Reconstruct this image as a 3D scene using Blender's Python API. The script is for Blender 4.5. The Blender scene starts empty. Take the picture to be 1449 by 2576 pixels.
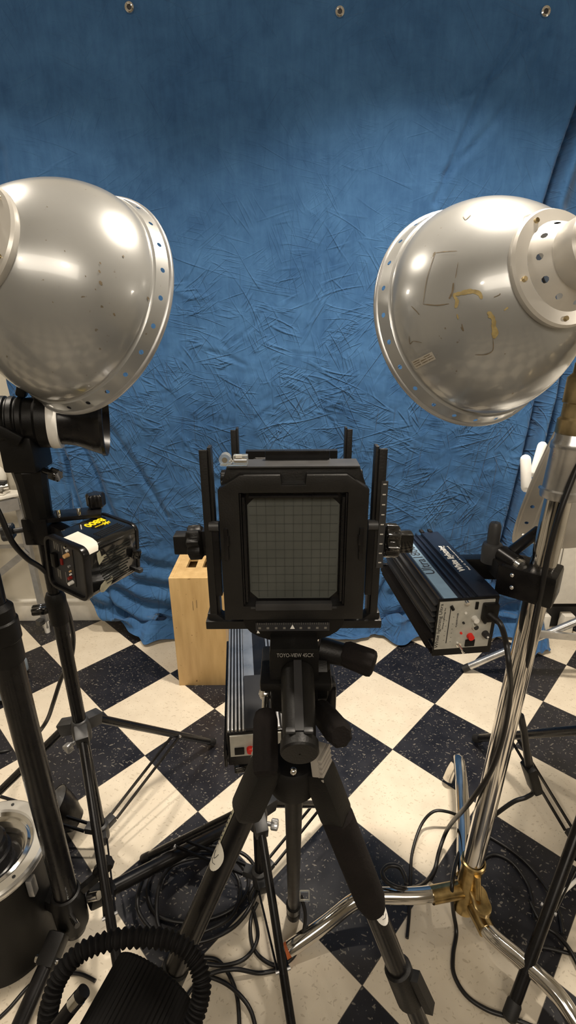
import bpy, bmesh, math, random
from mathutils import Vector, Matrix, Euler, noise
from mathutils.bvhtree import BVHTree
random.seed(7)
PI = math.pi
SC = bpy.context.scene
COL = SC.collection
# ------------------------------------------------------------------ camera
FPX, PITCH, ROLL, CAMH = 1215.17, -0.354393, -0.006924, 1.36862
RT0 = Vector((1, 0, 0)); FW = Vector((0, math.cos(PITCH), math.sin(PITCH))); UP0 = RT0.cross(FW)
RT = RT0*math.cos(ROLL) + UP0*math.sin(ROLL); UP = -RT0*math.sin(ROLL) + UP0*math.cos(ROLL)
EYE = Vector((0, 0, CAMH))
def ray(px, py): return FW + RT*((px-724.5)/FPX) + UP*((1288-py)/FPX)
def V(px, py, d): return EYE + ray(px, py)*d                 # measured point at axial distance d
def FL(px, py, z=0.0):                                       # measured point on the plane at height z
    w = ray(px, py); return EYE + w*((z-CAMH)/w.z)
def WY(px, py, y):                                           # measured point on the plane y
    w = ray(px, py); return EYE + w*(y/w.y)
cd = bpy.data.cameras.new('camera'); cam = bpy.data.objects.new('camera', cd); COL.objects.link(cam)
cam.matrix_world = Matrix((( RT.x, UP.x, -FW.x, EYE.x), (RT.y, UP.y, -FW.y, EYE.y), (RT.z, UP.z, -FW.z, EYE.z), (0, 0, 0, 1)))
cd.sensor_fit = 'HORIZONTAL'; cd.sensor_width = 36; cd.lens = 36*FPX/1449; cd.clip_start = .02
SC.camera = cam
# ------------------------------------------------------------------ materials
def nt(name):
    m = bpy.data.materials.new(name); m.use_nodes = True
    t = m.node_tree; b = t.nodes['Principled BSDF']
    return m, t, b
def node(t, kind, **kw):
    n = t.nodes.new(kind)
    for k, v in kw.items():
        if k in n.inputs: n.inputs[k].default_value = v
        else: setattr(n, k, v)
    return n
def math_n(t, op, a, b=None, clamp=False):
    n = t.nodes.new('ShaderNodeMath'); n.operation = op; n.use_clamp = clamp
    for i, x in enumerate((a, b)):
        if x is None: continue
        if isinstance(x, (int, float)): n.inputs[i].default_value = x
        else: t.links.new(x, n.inputs[i])
    return n.outputs[0]
def mixc(t, fac, a, b):
    n = t.nodes.new('ShaderNodeMix'); n.data_type = 'RGBA'
    for i, x in ((0, fac), (6, a), (7, b)):
        if isinstance(x, (int, float)): n.inputs[i].default_value = x
        elif isinstance(x, tuple): n.inputs[i].default_value = (*x[:3], 1)
        else: t.links.new(x, n.inputs[i])
    return n.outputs[2]
def ramp(t, fac, a, b, ca=(0, 0, 0), cb=(1, 1, 1)):
    n = t.nodes.new('ShaderNodeValToRGB'); t.links.new(fac, n.inputs[0])
    n.color_ramp.elements[0].position = a; n.color_ramp.elements[1].position = b
    n.color_ramp.elements[0].color = (*ca, 1); n.color_ramp.elements[1].color = (*cb, 1)
    return n.outputs[0]
def simple(name, col, rough=.4, metal=0., vary=.25, scale=30, bump=0., bscale=300, coat=0., spec=.5):
    m, t, b = nt(name)
    tc = node(t, 'ShaderNodeTexCoord')
    n = node(t, 'ShaderNodeTexNoise', Scale=scale, Detail=4.); t.links.new(tc.outputs['Object'], n.inputs['Vector'])
    lo = tuple(c*(1-vary) for c in col); hi = tuple(min(1, c*(1+vary)) for c in col)
    t.links.new(ramp(t, n.outputs[0], .3, .7, lo, hi), b.inputs['Base Color'])
    t.links.new(math_n(t, 'ADD', math_n(t, 'MULTIPLY', n.outputs[0], .16), rough-.08), b.inputs['Roughness'])
    b.inputs['Metallic'].default_value = metal
    b.inputs['Coat Weight'].default_value = coat
    b.inputs['Specular IOR Level'].default_value = spec
    if bump:
        n2 = node(t, 'ShaderNodeTexNoise', Scale=bscale, Detail=2.); t.links.new(tc.outputs['Object'], n2.inputs['Vector'])
        bp = node(t, 'ShaderNodeBump', Strength=bump, Distance=.001); t.links.new(n2.outputs[0], bp.inputs['Height'])
        t.links.new(bp.outputs[0], b.inputs['Normal'])
    return m
M = {}
M['black'] = simple('black_plastic', (.0045, .0042, .004), .45, vary=.3, bump=.2, bscale=500, spec=.28)
M['blackm'] = simple('black_paint', (.006, .0056, .006), .28, vary=.3, spec=.32)
M['blackg'] = simple('gloss_black', (.006, .006, .006), .1, vary=.2, coat=.6)
M['blackb'] = simple('blue_black_paint', (.008, .011, .02), .3, vary=.2)
M['black2'] = simple('matte_black', (.0055, .005, .005), .7, vary=.3, spec=.15)
M['neckpaint'] = simple('neck_paint', (.56, .54, .50), .34, .35, vary=.1, scale=12, coat=.3)
M['dred'] = simple('dull_red', (.22, .012, .008), .4)
M['torn'] = simple('torn_paper', (.36, .34, .24), .7)
M['cam'] = simple('camera_black', (.0075, .007, .0066), .38, vary=.25, bump=.2, bscale=500, spec=.45)
M['ringw'] = simple('brushed_ring', (.82, .81, .78), .24, .75, vary=.05)
M['lockgrey'] = simple('lock_grey', (.30, .275, .24), .5, vary=.1)
M['rubber'] = simple('rubber', (.008, .0075, .0075), .6, vary=.3)
M['cord'] = simple('cord_rubber', (.006, .0055, .006), .4, vary=.2)
M['foam'] = simple('brown_foam', (.0085, .0066, .006), .9, spec=.2, vary=.3, bump=.6, bscale=350)
M['dgrey'] = simple('dark_grey', (.028, .028, .029), .45)
M['grey'] = simple('grey_plastic', (.30, .29, .27), .5, vary=.12)
M['greym'] = simple('grey_metal', (.42, .42, .42), .35, .7, vary=.12)
M['chrome'] = simple('chrome', (.72, .70, .67), .12, 1., vary=.15, scale=14)
M['bright'] = simple('polished_chrome', (.86, .85, .83), .1, 1., vary=.05)
M['brass'] = simple('worn_brass', (.50, .37, .17), .30, 1., vary=.35, scale=40)
M['obrass'] = simple('old_brass', (.50, .40, .23), .33, 1., vary=.4, scale=30)
M['white'] = simple('white_paint', (.74, .71, .64), .5, vary=.06)
M['whitep'] = simple('white_plastic', (.82, .8, .75), .3, vary=.04)
M['cream'] = simple('cream_wall_paint', (.62, .58, .49), .6, vary=.05, scale=3)
M['ceil'] = simple('ceiling_paint', (.7, .67, .6), .8, vary=.05, scale=3)
M['red'] = simple('red_plastic', (.75, .02, .012), .35, vary=.15)
M['amber'] = simple('amber_plastic', (.7, .42, .18), .35, vary=.15)
M['yellow'] = simple('yellow_ink', (.85, .62, .01), .45, vary=.08)
M['mark'] = simple('white_mark', (.55, .53, .48), .5, vary=.1)
M['greyink'] = simple('grey_ink', (.16, .15, .13), .5, vary=.1)
M['ink'] = simple('black_ink', (.02, .02, .022), .5, vary=.1)
M['panel'] = simple('panel_grey', (.47, .46, .41), .4, .2, vary=.12, scale=60)
M['strip'] = simple('pale_blue_strip', (.20, .30, .40), .35, vary=.12)
M['gridline'] = simple('grid_line', (.038, .041, .036), .6)
M['tape'] = simple('masking_tape', (.66, .63, .55), .7, vary=.08)
M['glue'] = simple('glue_residue', (.33, .25, .10), .55, vary=.3, scale=120)
M['gluedark'] = simple('dark_residue', (.16, .12, .07), .6, vary=.3, scale=120)
M['label'] = simple('foil_label', (.50, .47, .41), .35, .3, vary=.1)
M['lining'] = simple('white_lining', (.75, .73, .68), .4, vary=.05)
M['orange'] = simple('orange_cap', (.55, .14, .04), .5)
M['gold'] = simple('gold_tab', (.52, .35, .08), .35, .6)
M['aband'] = simple('aluminium', (.55, .55, .55), .3, .9, vary=.12)
M['rough_grey'] = simple('grey_dish_paint', (.52, .50, .46), .42, .35, vary=.1, scale=8)
M['case'] = simple('blue_grey_case', (.24, .30, .36), .5)
def dish_mat(name, base, rough):
    m, t, b = nt(name)
    tc = node(t, 'ShaderNodeTexCoord')
    n = node(t, 'ShaderNodeTexNoise', Scale=7., Detail=5.); t.links.new(tc.outputs['Object'], n.inputs['Vector'])
    c = ramp(t, n.outputs[0], .3, .7, tuple(x*.93 for x in base), tuple(x*1.06 for x in base))
    sp = node(t, 'ShaderNodeTexNoise', Scale=95., Detail=2.); t.links.new(tc.outputs['Object'], sp.inputs['Vector'])
    gate = node(t, 'ShaderNodeTexNoise', Scale=14., Detail=1.); t.links.new(tc.outputs['Object'], gate.inputs['Vector'])
    k = math_n(t, 'MULTIPLY', ramp(t, sp.outputs[0], .70, .74), ramp(t, gate.outputs[0], .54, .6))
    t.links.new(mixc(t, k, c, (.20, .17, .12)), b.inputs['Base Color'])
    b.inputs['Metallic'].default_value = .42
    t.links.new(math_n(t, 'ADD', math_n(t, 'MULTIPLY', n.outputs[0], .10), rough-.05), b.inputs['Roughness'])
    b.inputs['Coat Weight'].default_value = .8; b.inputs['Coat Roughness'].default_value = .08
    return m
M['dish'] = dish_mat('silver_dish_paint', (.35, .353, .345), .31)
def wood_mat():
    m, t, b = nt('birch_plywood')
    tc = node(t, 'ShaderNodeTexCoord')
    mp = node(t, 'ShaderNodeMapping'); mp.inputs['Scale'].default_value = (6, 6, .8); t.links.new(tc.outputs['Object'], mp.inputs['Vector'])
    n = node(t, 'ShaderNodeTexNoise', Scale=6., Detail=6.); t.links.new(mp.outputs[0], n.inputs['Vector'])
    c = ramp(t, n.outputs[0], .3, .72, (.52, .335, .14), (.68, .47, .215))
    sp = node(t, 'ShaderNodeTexNoise', Scale=60., Detail=2.); t.links.new(tc.outputs['Object'], sp.inputs['Vector'])
    t.links.new(mixc(t, ramp(t, sp.outputs[0], .72, .78), c, (.25, .14, .05)), b.inputs['Base Color'])
    b.inputs['Roughness'].default_value = .42
    return m
M['wood'] = wood_mat()
def floor_mat():
    m, t, b = nt('checker_vinyl_tile')
    g = node(t, 'ShaderNodeNewGeometry')
    T = .3048; A = 0.763876; ox, oy = -0.731059, 1.919474
    def dot(v):
        n = t.nodes.new('ShaderNodeVectorMath'); n.operation = 'DOT_PRODUCT'
        s = t.nodes.new('ShaderNodeVectorMath'); s.operation = 'SUBTRACT'
        t.links.new(g.outputs['Position'], s.inputs[0]); s.inputs[1].default_value = (ox, oy, 0)
        t.links.new(s.outputs[0], n.inputs[0]); n.inputs[1].default_value = (v[0]/T, v[1]/T, 0)
        return n.outputs['Value']
    u = dot((math.cos(A), -math.sin(A))); v = dot((-math.sin(A), -math.cos(A)))
    fu, fv = math_n(t, 'FLOOR', u), math_n(t, 'FLOOR', v)
    par = math_n(t, 'FLOORED_MODULO', math_n(t, 'ADD', fu, fv), 2.)       # 0 = black tile
    su, sv = math_n(t, 'FRACT', u), math_n(t, 'FRACT', v)
    du = math_n(t, 'MINIMUM', su, math_n(t, 'SUBTRACT', 1., su)); dv = math_n(t, 'MINIMUM', sv, math_n(t, 'SUBTRACT', 1., sv))
    seam = math_n(t, 'LESS_THAN', math_n(t, 'MINIMUM', du, dv), .0035)
    cb = t.nodes.new('ShaderNodeCombineXYZ'); t.links.new(fu, cb.inputs[0]); t.links.new(fv, cb.inputs[1])
    wn = node(t, 'ShaderNodeTexWhiteNoise'); t.links.new(cb.outputs[0], wn.inputs['Vector'])
    # tile-wise flecks: stretched voronoi chips
    def chips(ang, sx, sy, sc, keep, seed):
        c2 = t.nodes.new('ShaderNodeCombineXYZ'); ca, sa = math.cos(ang), math.sin(ang)
        p = math_n(t, 'ADD', math_n(t, 'MULTIPLY', u, ca*sx), math_n(t, 'MULTIPLY', v, sa*sx)); q = math_n(t, 'ADD', math_n(t, 'MULTIPLY', u, -sa*sy), math_n(t, 'MULTIPLY', v, ca*sy))
        t.links.new(p, c2.inputs[0]); t.links.new(q, c2.inputs[1]); c2.inputs[2].default_value = seed
        nz = node(t, 'ShaderNodeTexNoise', Scale=9., Detail=2.); t.links.new(c2.outputs[0], nz.inputs['Vector'])
        mx = t.nodes.new('ShaderNodeMix'); mx.data_type = 'VECTOR'; mx.inputs[0].default_value = .06
        t.links.new(c2.outputs[0], mx.inputs[4]); t.links.new(nz.outputs['Color'], mx.inputs[5])
        vo = node(t, 'ShaderNodeTexVoronoi', Scale=sc); vo.voronoi_dimensions = '2D'; t.links.new(mx.outputs[1], vo.inputs['Vector'])
        sp = t.nodes.new('ShaderNodeSeparateColor'); t.links.new(vo.outputs['Color'], sp.inputs[0])
        rad_ = math_n(t, 'MULTIPLY', math_n(t, 'SUBTRACT', sp.outputs[0], keep), .165/(1-keep))
        return math_n(t, 'LESS_THAN', vo.outputs['Distance'], rad_)
    ch = math_n(t, 'MAXIMUM', math_n(t, 'MAXIMUM', chips(.3, 1., .38, 27., .35, 0.), chips(1.25, 1., .34, 25., .40, 3.)), chips(2.3, 1., .5, 38., .45, 7.), clamp=True)
    big = node(t, 'ShaderNodeTexNoise', Scale=5., Detail=5.); t.links.new(g.outputs['Position'], big.inputs['Vector'])
    dirt = node(t, 'ShaderNodeTexNoise', Scale=14., Detail=6.); t.links.new(g.outputs['Position'], dirt.inputs['Vector'])
    blk = mixc(t, math_n(t, 'MULTIPLY', ch, .62), ramp(t, dirt.outputs[0], .3, .75, (.007, .007, .010), (.018, .018, .023)), (.21, .19, .16))
    crm = mixc(t, math_n(t, 'MULTIPLY', ch, .42), ramp(t, dirt.outputs[0], .25, .8, (.64, .56, .44), (.73, .655, .525)), (.36, .29, .20))
    smudge = ramp(t, big.outputs[0], .52, .72)
    crm = mixc(t, math_n(t, 'MULTIPLY', smudge, .18), crm, (.33, .27, .2))
    base = mixc(t, par, blk, crm)
    base = mixc(t, math_n(t, 'MULTIPLY', seam, .8), base, (.02, .018, .016))
    t.links.new(base, b.inputs['Base Color'])
    t.links.new(math_n(t, 'ADD', math_n(t, 'MULTIPLY', dirt.outputs[0], .22), .24), b.inputs['Roughness'])
    b.inputs['Specular IOR Level'].default_value = .5
    bp = node(t, 'ShaderNodeBump', Strength=.12, Distance=.002); t.links.new(big.outputs[0], bp.inputs['Height']); t.links.new(bp.outputs[0], b.inputs['Normal'])
    return m
M['floor'] = floor_mat()
def cloth_mat():
    m, t, b = nt('blue_muslin')
    tc = node(t, 'ShaderNodeTexCoord'); ob = tc.outputs['Object']
    n1 = node(t, 'ShaderNodeTexNoise', Scale=3.2, Detail=6., Roughness=.6); t.links.new(ob, n1.inputs['Vector'])
    n2 = node(t, 'ShaderNodeTexNoise', Scale=16., Detail=5., Roughness=.65); t.links.new(ob, n2.inputs['Vector'])
    mp0 = node(t, 'ShaderNodeMapping'); mp0.inputs['Scale'].default_value = (70, 1, 9); t.links.new(ob, mp0.inputs['Vector'])
    n3 = node(t, 'ShaderNodeTexNoise', Scale=1., Detail=3.); t.links.new(mp0.outputs[0], n3.inputs['Vector'])
    k = math_n(t, 'ADD', math_n(t, 'MULTIPLY', n1.outputs[0], .5), math_n(t, 'ADD', math_n(t, 'MULTIPLY', n2.outputs[0], .32), math_n(t, 'MULTIPLY', n3.outputs[0], .18)))
    c = ramp(t, k, .36, .66, (.021, .075, .190), (.054, .150, .320))
    t.links.new(c, b.inputs['Base Color'])
    b.inputs['Roughness'].default_value = .8; b.inputs['Specular IOR Level'].default_value = .2
    b.inputs['Sheen Weight'].default_value = .15
    # creases: long thin ridges of stretched noise in several directions, each broken up by its own gate
    h = None
    for k, (rot, ln, ac, amp, th) in enumerate(((.25, 2.2, 17., 1., .035), (.95, 2.6, 21., .9, .035), (1.5, 1.6, 15., .7, .03), (2.1, 2.8, 23., .9, .035), (2.75, 2.4, 19., 1., .035), (.6, 5., 44., .5, .05), (1.9, 5., 40., .5, .05), (2.95, 5., 46., .5, .05))):
        mp = node(t, 'ShaderNodeMapping'); mp.vector_type = 'POINT'; mp.inputs['Rotation'].default_value = (0, rot, 0); mp.inputs['Location'].default_value = (k*3.7, 0, k*1.9)
        t.links.new(ob, mp.inputs['Vector'])
        ms = node(t, 'ShaderNodeMapping'); ms.inputs['Scale'].default_value = (ln, .3, ac); t.links.new(mp.outputs[0], ms.inputs['Vector'])
        nz = node(t, 'ShaderNodeTexNoise', Scale=1., Detail=1., Distortion=.15); t.links.new(ms.outputs[0], nz.inputs['Vector'])
        ab = math_n(t, 'ABSOLUTE', math_n(t, 'SUBTRACT', nz.outputs[0], .5))
        rg = t.nodes.new('ShaderNodeMapRange'); rg.interpolation_type = 'SMOOTHSTEP'; t.links.new(ab, rg.inputs[0])
        for i, x in enumerate((0., th, 1., 0.)): rg.inputs[i+1].default_value = x
        gt = node(t, 'ShaderNodeTexNoise', Scale=5.5 if k < 5 else 8., Detail=1.); t.links.new(mp.outputs[0], gt.inputs['Vector'])
        hh = math_n(t, 'MULTIPLY', math_n(t, 'MULTIPLY', rg.outputs[0], amp), ramp(t, gt.outputs[0], .50, .66))
        hh = math_n(t, 'ADD', hh, math_n(t, 'MULTIPLY', nz.outputs[0], .55*amp))
        h = hh if h is None else math_n(t, 'ADD', h, hh)
    sep = t.nodes.new('ShaderNodeSeparateXYZ'); t.links.new(ob, sep.inputs[0])
    low = t.nodes.new('ShaderNodeMapRange'); t.links.new(sep.outputs['Z'], low.inputs[0])
    for i, x in enumerate((1.85, 1.1, .22, 1.)): low.inputs[i+1].default_value = x
    h = math_n(t, 'MULTIPLY', h, low.outputs[0])
    h = math_n(t, 'ADD', h, math_n(t, 'MULTIPLY', n2.outputs[0], .22))
    bp = node(t, 'ShaderNodeBump', Strength=.8, Distance=.0065); t.links.new(h, bp.inputs['Height'])
    wv = node(t, 'ShaderNodeTexNoise', Scale=420., Detail=1.); t.links.new(ob, wv.inputs['Vector'])
    bp2 = node(t, 'ShaderNodeBump', Strength=.12, Distance=.001); t.links.new(wv.outputs[0], bp2.inputs['Height']); t.links.new(bp.outputs[0], bp2.inputs['Normal'])
    t.links.new(bp2.outputs[0], b.inputs['Normal'])
    return m
M['cloth'] = cloth_mat()
def glass_mat(name, col, rough, tr):
    m, t, b = nt(name)
    tc = node(t, 'ShaderNodeTexCoord'); n = node(t, 'ShaderNodeTexNoise', Scale=60.); t.links.new(tc.outputs['Object'], n.inputs['Vector'])
    t.links.new(ramp(t, n.outputs[0], .3, .7, tuple(c*.95 for c in col), col), b.inputs['Base Color'])
    b.inputs['Roughness'].default_value = rough; b.inputs['Transmission Weight'].default_value = tr
    return m
M['clear'] = glass_mat('clear_acrylic', (.95, .95, .88), .08, .85)
def gg_mat():
    m, t, b = nt('ground_glass')
    tc = node(t, 'ShaderNodeTexCoord')
    n = node(t, 'ShaderNodeTexNoise', Scale=26., Detail=5.); t.links.new(tc.outputs['Object'], n.inputs['Vector'])
    t.links.new(ramp(t, n.outputs[0], .3, .75, (.050, .054, .047), (.072, .076, .068)), b.inputs['Base Color'])
    b.inputs['Roughness'].default_value = .55
    return m
M['gg'] = gg_mat()
# ------------------------------------------------------------------ mesh builder
WM = {}
def basis(z, up=Vector((0, 0, 1))):
    z = Vector(z).normalized(); up = Vector(up)
    if abs(z.dot(up.normalized())) > .985: up = Vector((0, 1, 0)) if abs(z.y) < .9 else Vector((1, 0, 0))
    x = up.cross(z).normalized(); y = z.cross(x)
    return x, y, z
def mat4(x, y, z, o): return Matrix(((x.x, y.x, z.x, o.x), (x.y, y.y, z.y, o.y), (x.z, y.z, z.z, o.z), (0, 0, 0, 1)))
def axis_m(o, z, up=Vector((0, 0, 1))):
    x, y, z = basis(z, up); return mat4(x, y, z, Vector(o))
def spline(pts, k=8, closed=False):
    pts = [Vector(p) for p in pts]; n = len(pts); out = []
    for i in range(n if closed else n-1):
        g = lambda j: pts[j % n] if closed else pts[max(0, min(n-1, j))]
        p0, p1, p2, p3 = g(i-1), g(i), g(i+1), g(i+2)
        for s in range(k):
            q = s/k
            out.append(.5*((2*p1)+(p2-p0)*q+(2*p0-5*p1+4*p2-p3)*q*q+(3*p1-p0-3*p2+p3)*q**3))
    if not closed: out.append(pts[-1])
    return out
class MB:
    def __init__(s, X=None): s.v = []; s.f = []; s.X = X
    def add(s, vs, fs):
        o = len(s.v); s.v += [(s.X @ Vector(p)) if s.X is not None else Vector(p) for p in vs]
        s.f += [tuple(i+o for i in f) for f in fs]; return s
    def box(s, c, size, R=None):
        c = Vector(c); a, b, d = (x/2 for x in size)
        vs = [Vector((x, y, z)) for x in (-a, a) for y in (-b, b) for z in (-d, d)]
        if R is not None: vs = [R @ p for p in vs]
        return s.add([c+p for p in vs], [(0, 1, 3, 2), (4, 6, 7, 5), (0, 4, 5, 1), (2, 3, 7, 6), (0, 2, 6, 4), (1, 5, 7, 3)])
    def bar(s, p0, p1, w, h, up=Vector((0, 0, 1))):
        p0, p1 = Vector(p0), Vector(p1); x, y, z = basis(p1-p0, up)
        return s.box((p0+p1)/2, (w, h, (p1-p0).length), Matrix((x, y, z)).transposed())
    def cyl(s, p0, p1, r0, r1=None, n=24, caps=True):
        r1 = r0 if r1 is None else r1
        return s.tube([p0, p1], [r0, r1], n, caps)
    def tube(s, pts, r, n=10, caps=True, closed=False):
        pts = [Vector(p) for p in pts]; m = len(pts)
        rs = r if isinstance(r, (list, tuple)) else [r]*m
        vs = []; fs = []; px = None
        for i, p in enumerate(pts):
            d = (pts[(i+1) % m]-pts[i-1]) if closed else (pts[min(m-1, i+1)]-pts[max(0, i-1)])
            d.normalize()
            if px is None: x, y, _ = basis(d)
            else:
                x = px-d*px.dot(d)
                x = x.normalized() if x.length > 1e-6 else basis(d)[0]
                y = d.cross(x)
            px = x
            for j in range(n):
                a = 2*PI*j/n; vs.append(p+(x*math.cos(a)+y*math.sin(a))*rs[i])
        for i in range(m if closed else m-1):
            for j in range(n):
                a, b = i*n+j, i*n+(j+1) % n; c, d = ((i+1) % m)*n+(j+1) % n, ((i+1) % m)*n+j
                fs.append((a, b, c, d))
        if caps and not closed: fs += [tuple(reversed(range(n))), tuple(range((m-1)*n, m*n))]
        return s.add(vs, fs)
    def lathe(s, prof, A, n=48, caps=False):
        vs = []; fs = []; m = len(prof)
        for r, h in prof:
            for j in range(n):
                a = 2*PI*j/n; vs.append(A @ Vector((r*math.cos(a), r*math.sin(a), h)))
        for i in range(m-1):
            for j in range(n):
                fs.append((i*n+j, i*n+(j+1) % n, (i+1)*n+(j+1) % n, (i+1)*n+j))
        if caps: fs += [tuple(reversed(range(n))), tuple(range((m-1)*n, m*n))]
        return s.add(vs, fs)
    def prism(s, poly, A, d0, d1):
        n = len(poly)
        vs = [A @ Vector((x, y, d0)) for x, y in poly]+[A @ Vector((x, y, d1)) for x, y in poly]
        fs = [tuple(reversed(range(n))), tuple(range(n, 2*n))]+[(i, (i+1) % n, n+(i+1) % n, n+i) for i in range(n)]
        return s.add(vs, fs)
    def frame(s, outer, inner, A, d0, d1):                      # same-count outlines, a ring with thickness
        n = len(outer)
        vs = [A @ Vector((x, y, d)) for d in (d0, d1) for q in (outer, inner) for x, y in q]
        fs = []
        for i in range(n):
            j = (i+1) % n
            fs += [(i, n+i, n+j, j), (2*n+i, 2*n+j, 3*n+j, 3*n+i), (i, j, 2*n+j, 2*n+i), (n+i, 3*n+i, 3*n+j, n+j)]
        return s.add(vs, fs)
    def sphere(s, c, r, n=16, sc=(1, 1, 1), R=None):
        c = Vector(c); vs = []; fs = []; m = n//2
        for i in range(m+1):
            t = PI*i/m
            for j in range(n):
                a = 2*PI*j/n; p = Vector((r*sc[0]*math.sin(t)*math.cos(a), r*sc[1]*math.sin(t)*math.sin(a), r*sc[2]*math.cos(t)))
                vs.append(c+(R @ p if R is not None else p))
        for i in range(m):
            for j in range(n): fs.append((i*n+j, (i+1)*n+j, (i+1)*n+(j+1) % n, i*n+(j+1) % n))
        return s.add(vs, fs)
    def knob(s, p0, p1, r, lobes=8, depth=.14, n=48):            # lobed knob
        p0, p1 = Vector(p0), Vector(p1); A = axis_m(p0, p1-p0); L = (p1-p0).length
        vs = []; fs = []
        prof = [(.82, 0), (1, .12*L), (1, .88*L), (.85, L)]
        for k, h in prof:
            for j in range(n):
                a = 2*PI*j/n; q = r*k*(1-depth*(.5+.5*math.cos(lobes*a))); vs.append(A @ Vector((q*math.cos(a), q*math.sin(a), h)))
        for i in range(3):
            for j in range(n): fs.append((i*n+j, i*n+(j+1) % n, (i+1)*n+(j+1) % n, (i+1)*n+j))
        fs += [tuple(reversed(range(n))), tuple(range(3*n, 4*n))]
        return s.add(vs, fs)
    def build(s, name, mat, parent=None, bevel=0., smooth=35, label=None, seg=2, solid=0.):
        inv = WM[parent].inverted() if parent is not None else Matrix()
        me = bpy.data.meshes.new(name); bm = bmesh.new()
        vs = [bm.verts.new(inv @ p) for p in s.v]
        for f in s.f:
            try: bm.faces.new([vs[i] for i in f])
            except ValueError: pass
        bmesh.ops.remove_doubles(bm, verts=bm.verts, dist=1e-6)
        bmesh.ops.recalc_face_normals(bm, faces=bm.faces)
        if bevel:
            es = [e for e in bm.edges if len(e.link_faces) == 2 and e.calc_face_angle(0) > .6]
            bmesh.ops.bevel(bm, geom=es, offset=bevel, segments=seg, profile=.6, affect='EDGES', clamp_overlap=True)
        bm.to_mesh(me); bm.free()
        if smooth:
            me.polygons.foreach_set('use_smooth', [True]*len(me.polygons)); me.set_sharp_from_angle(angle=math.radians(smooth))
        me.materials.append(M[mat] if isinstance(mat, str) else mat)
        o = bpy.data.objects.new(name, me); COL.objects.link(o)
        if parent is not None: o.parent = parent; WM[o] = WM[parent]
        else: WM[o] = Matrix()
        if label: o['label'] = label
        if solid:
            md = o.modifiers.new('thickness', 'SOLIDIFY'); md.thickness = solid; md.offset = 0
        return o
def tag(o, label, cat, group=None):
    o['label'] = label; o['category'] = cat
    if group: o['group'] = group
    return o
def thing(name, label, cat, loc=(0, 0, 0), group=None, mat=None):
    o = bpy.data.objects.new(name, None); COL.objects.link(o); o.empty_display_size = .05
    o.matrix_world = mat if mat is not None else Matrix.Translation(Vector(loc))
    WM[o] = o.matrix_world.copy()
    return tag(o, label, cat, group)
def struct(o): o['kind'] = 'structure'; return o
def text(name, body, size, A, mat, parent, offset=0., width=None, align='CENTER', extrude=.0002, shear=0.):
    c = bpy.data.curves.new(name, 'FONT'); c.body = body; c.size = size; c.align_x = align; c.align_y = 'CENTER'
    c.extrude = extrude; c.offset = offset; c.resolution_u = 3; c.shear = shear
    t = bpy.data.objects.new(name, c); COL.objects.link(t)
    bpy.context.view_layer.update()
    dg = bpy.context.evaluated_depsgraph_get(); me = bpy.data.meshes.new_from_object(t.evaluated_get(dg))
    bpy.data.objects.remove(t); bpy.data.curves.remove(c)
    sx = 1.
    if width:
        xs = [v.co.x for v in me.vertices]; sx = width/(max(xs)-min(xs))
    inv = WM[parent].inverted()
    for v in me.vertices: v.co = inv @ (A @ Vector((v.co.x*sx, v.co.y, v.co.z)))
    me.materials.clear(); me.materials.append(M[mat]); me.name = name
    o = bpy.data.objects.new(name, me); COL.objects.link(o); o.parent = parent; WM[o] = WM[parent]
    return o
# ------------------------------------------------------------------ room
def slab(name, c, size, mat): return struct(MB().box(c, size).build(name, mat, smooth=0))
WB = 2.14
slab('floor', (0, -.4, -.05), (5.2, 5.3, .1), 'floor')
slab('ceiling', (0, -.4, 3.25), (5.2, 5.3, .1), 'ceil')
slab('wall_back', (0, WB+.05, 1.6), (5.2, .1, 3.2), 'cream')
slab('wall_left', (-2.55, -.4, 1.6), (.1, 5.1, 3.2), 'cream')
slab('wall_right', (2.55, -.4, 1.6), (.1, 5.1, 3.2), 'cream')
slab('wall_front', (0, -3., 1.6), (5.2, .1, 3.2), 'cream')
bb = MB(); bb.box((0, WB-.009, .055), (4.99, .017, .11)); bb.box((0, WB-.013, .115), (4.99, .025, .012)); struct(bb.build('baseboard_back', 'white', bevel=.003))
# ------------------------------------------------------------------ backdrop
YC = 2.035
def interp(tab, z):
    for (z0, x0), (z1, x1) in zip(tab, tab[1:]):
        if z >= z1: 
            q = (z-z1)/(z0-z1) if z0 != z1 else 0; q = min(1, q); return x1+(x0-x1)*q
    return tab[-1][1]
ltab = [(2.5, -1.32)]
for px, py in ((8, 936), (25, 1009), (62, 1130), (108, 1264), (152, 1390), (229, 1512), (278, 1566)):
    p = WY(px, py, YC); ltab.append((p.z, p.x))
ltab.append((-1, ltab[-1][1]+.02))
rtab = [(2.5, 1.36), (1.45, 1.33), (1.25, 1.165), (0, 1.14), (-1, 1.14)]
def seg_d(x, z, a, b):
    dx, dz = b[0]-a[0], b[1]-a[1]; q = ((x-a[0])*dx+(z-a[1])*dz)/(dx*dx+dz*dz+1e-9); q = max(0, min(1, q))
    ex, ez = x-(a[0]+q*dx), z-(a[1]+q*dz)
    return math.hypot(ex, ez), (dx*ez-dz*ex)
LINES = []
def line(pxs, depth, width, ridge=0.):
    pts = [(WY(px, py, YC).x, WY(px, py, YC).z) for px, py in pxs]
    xs = [p[0] for p in pts]; zs = [p[1] for p in pts]; LINES.append((pts, depth, width, ridge, min(xs)-.16, max(xs)+.16, min(zs)-.16, max(zs)+.16))
line([(1470, 230), (1408, 410), (1374, 520), (1366, 760), (1360, 988), (1324, 1138), (1290, 1270), (1262, 1380), (1240, 1470)], .085, .0135, .06)
line([(1465, 700), (1440, 860), (1406, 974), (1374, 1099), (1330, 1270), (1310, 1380), (1300, 1480)], .075, .0135, .05)
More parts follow.
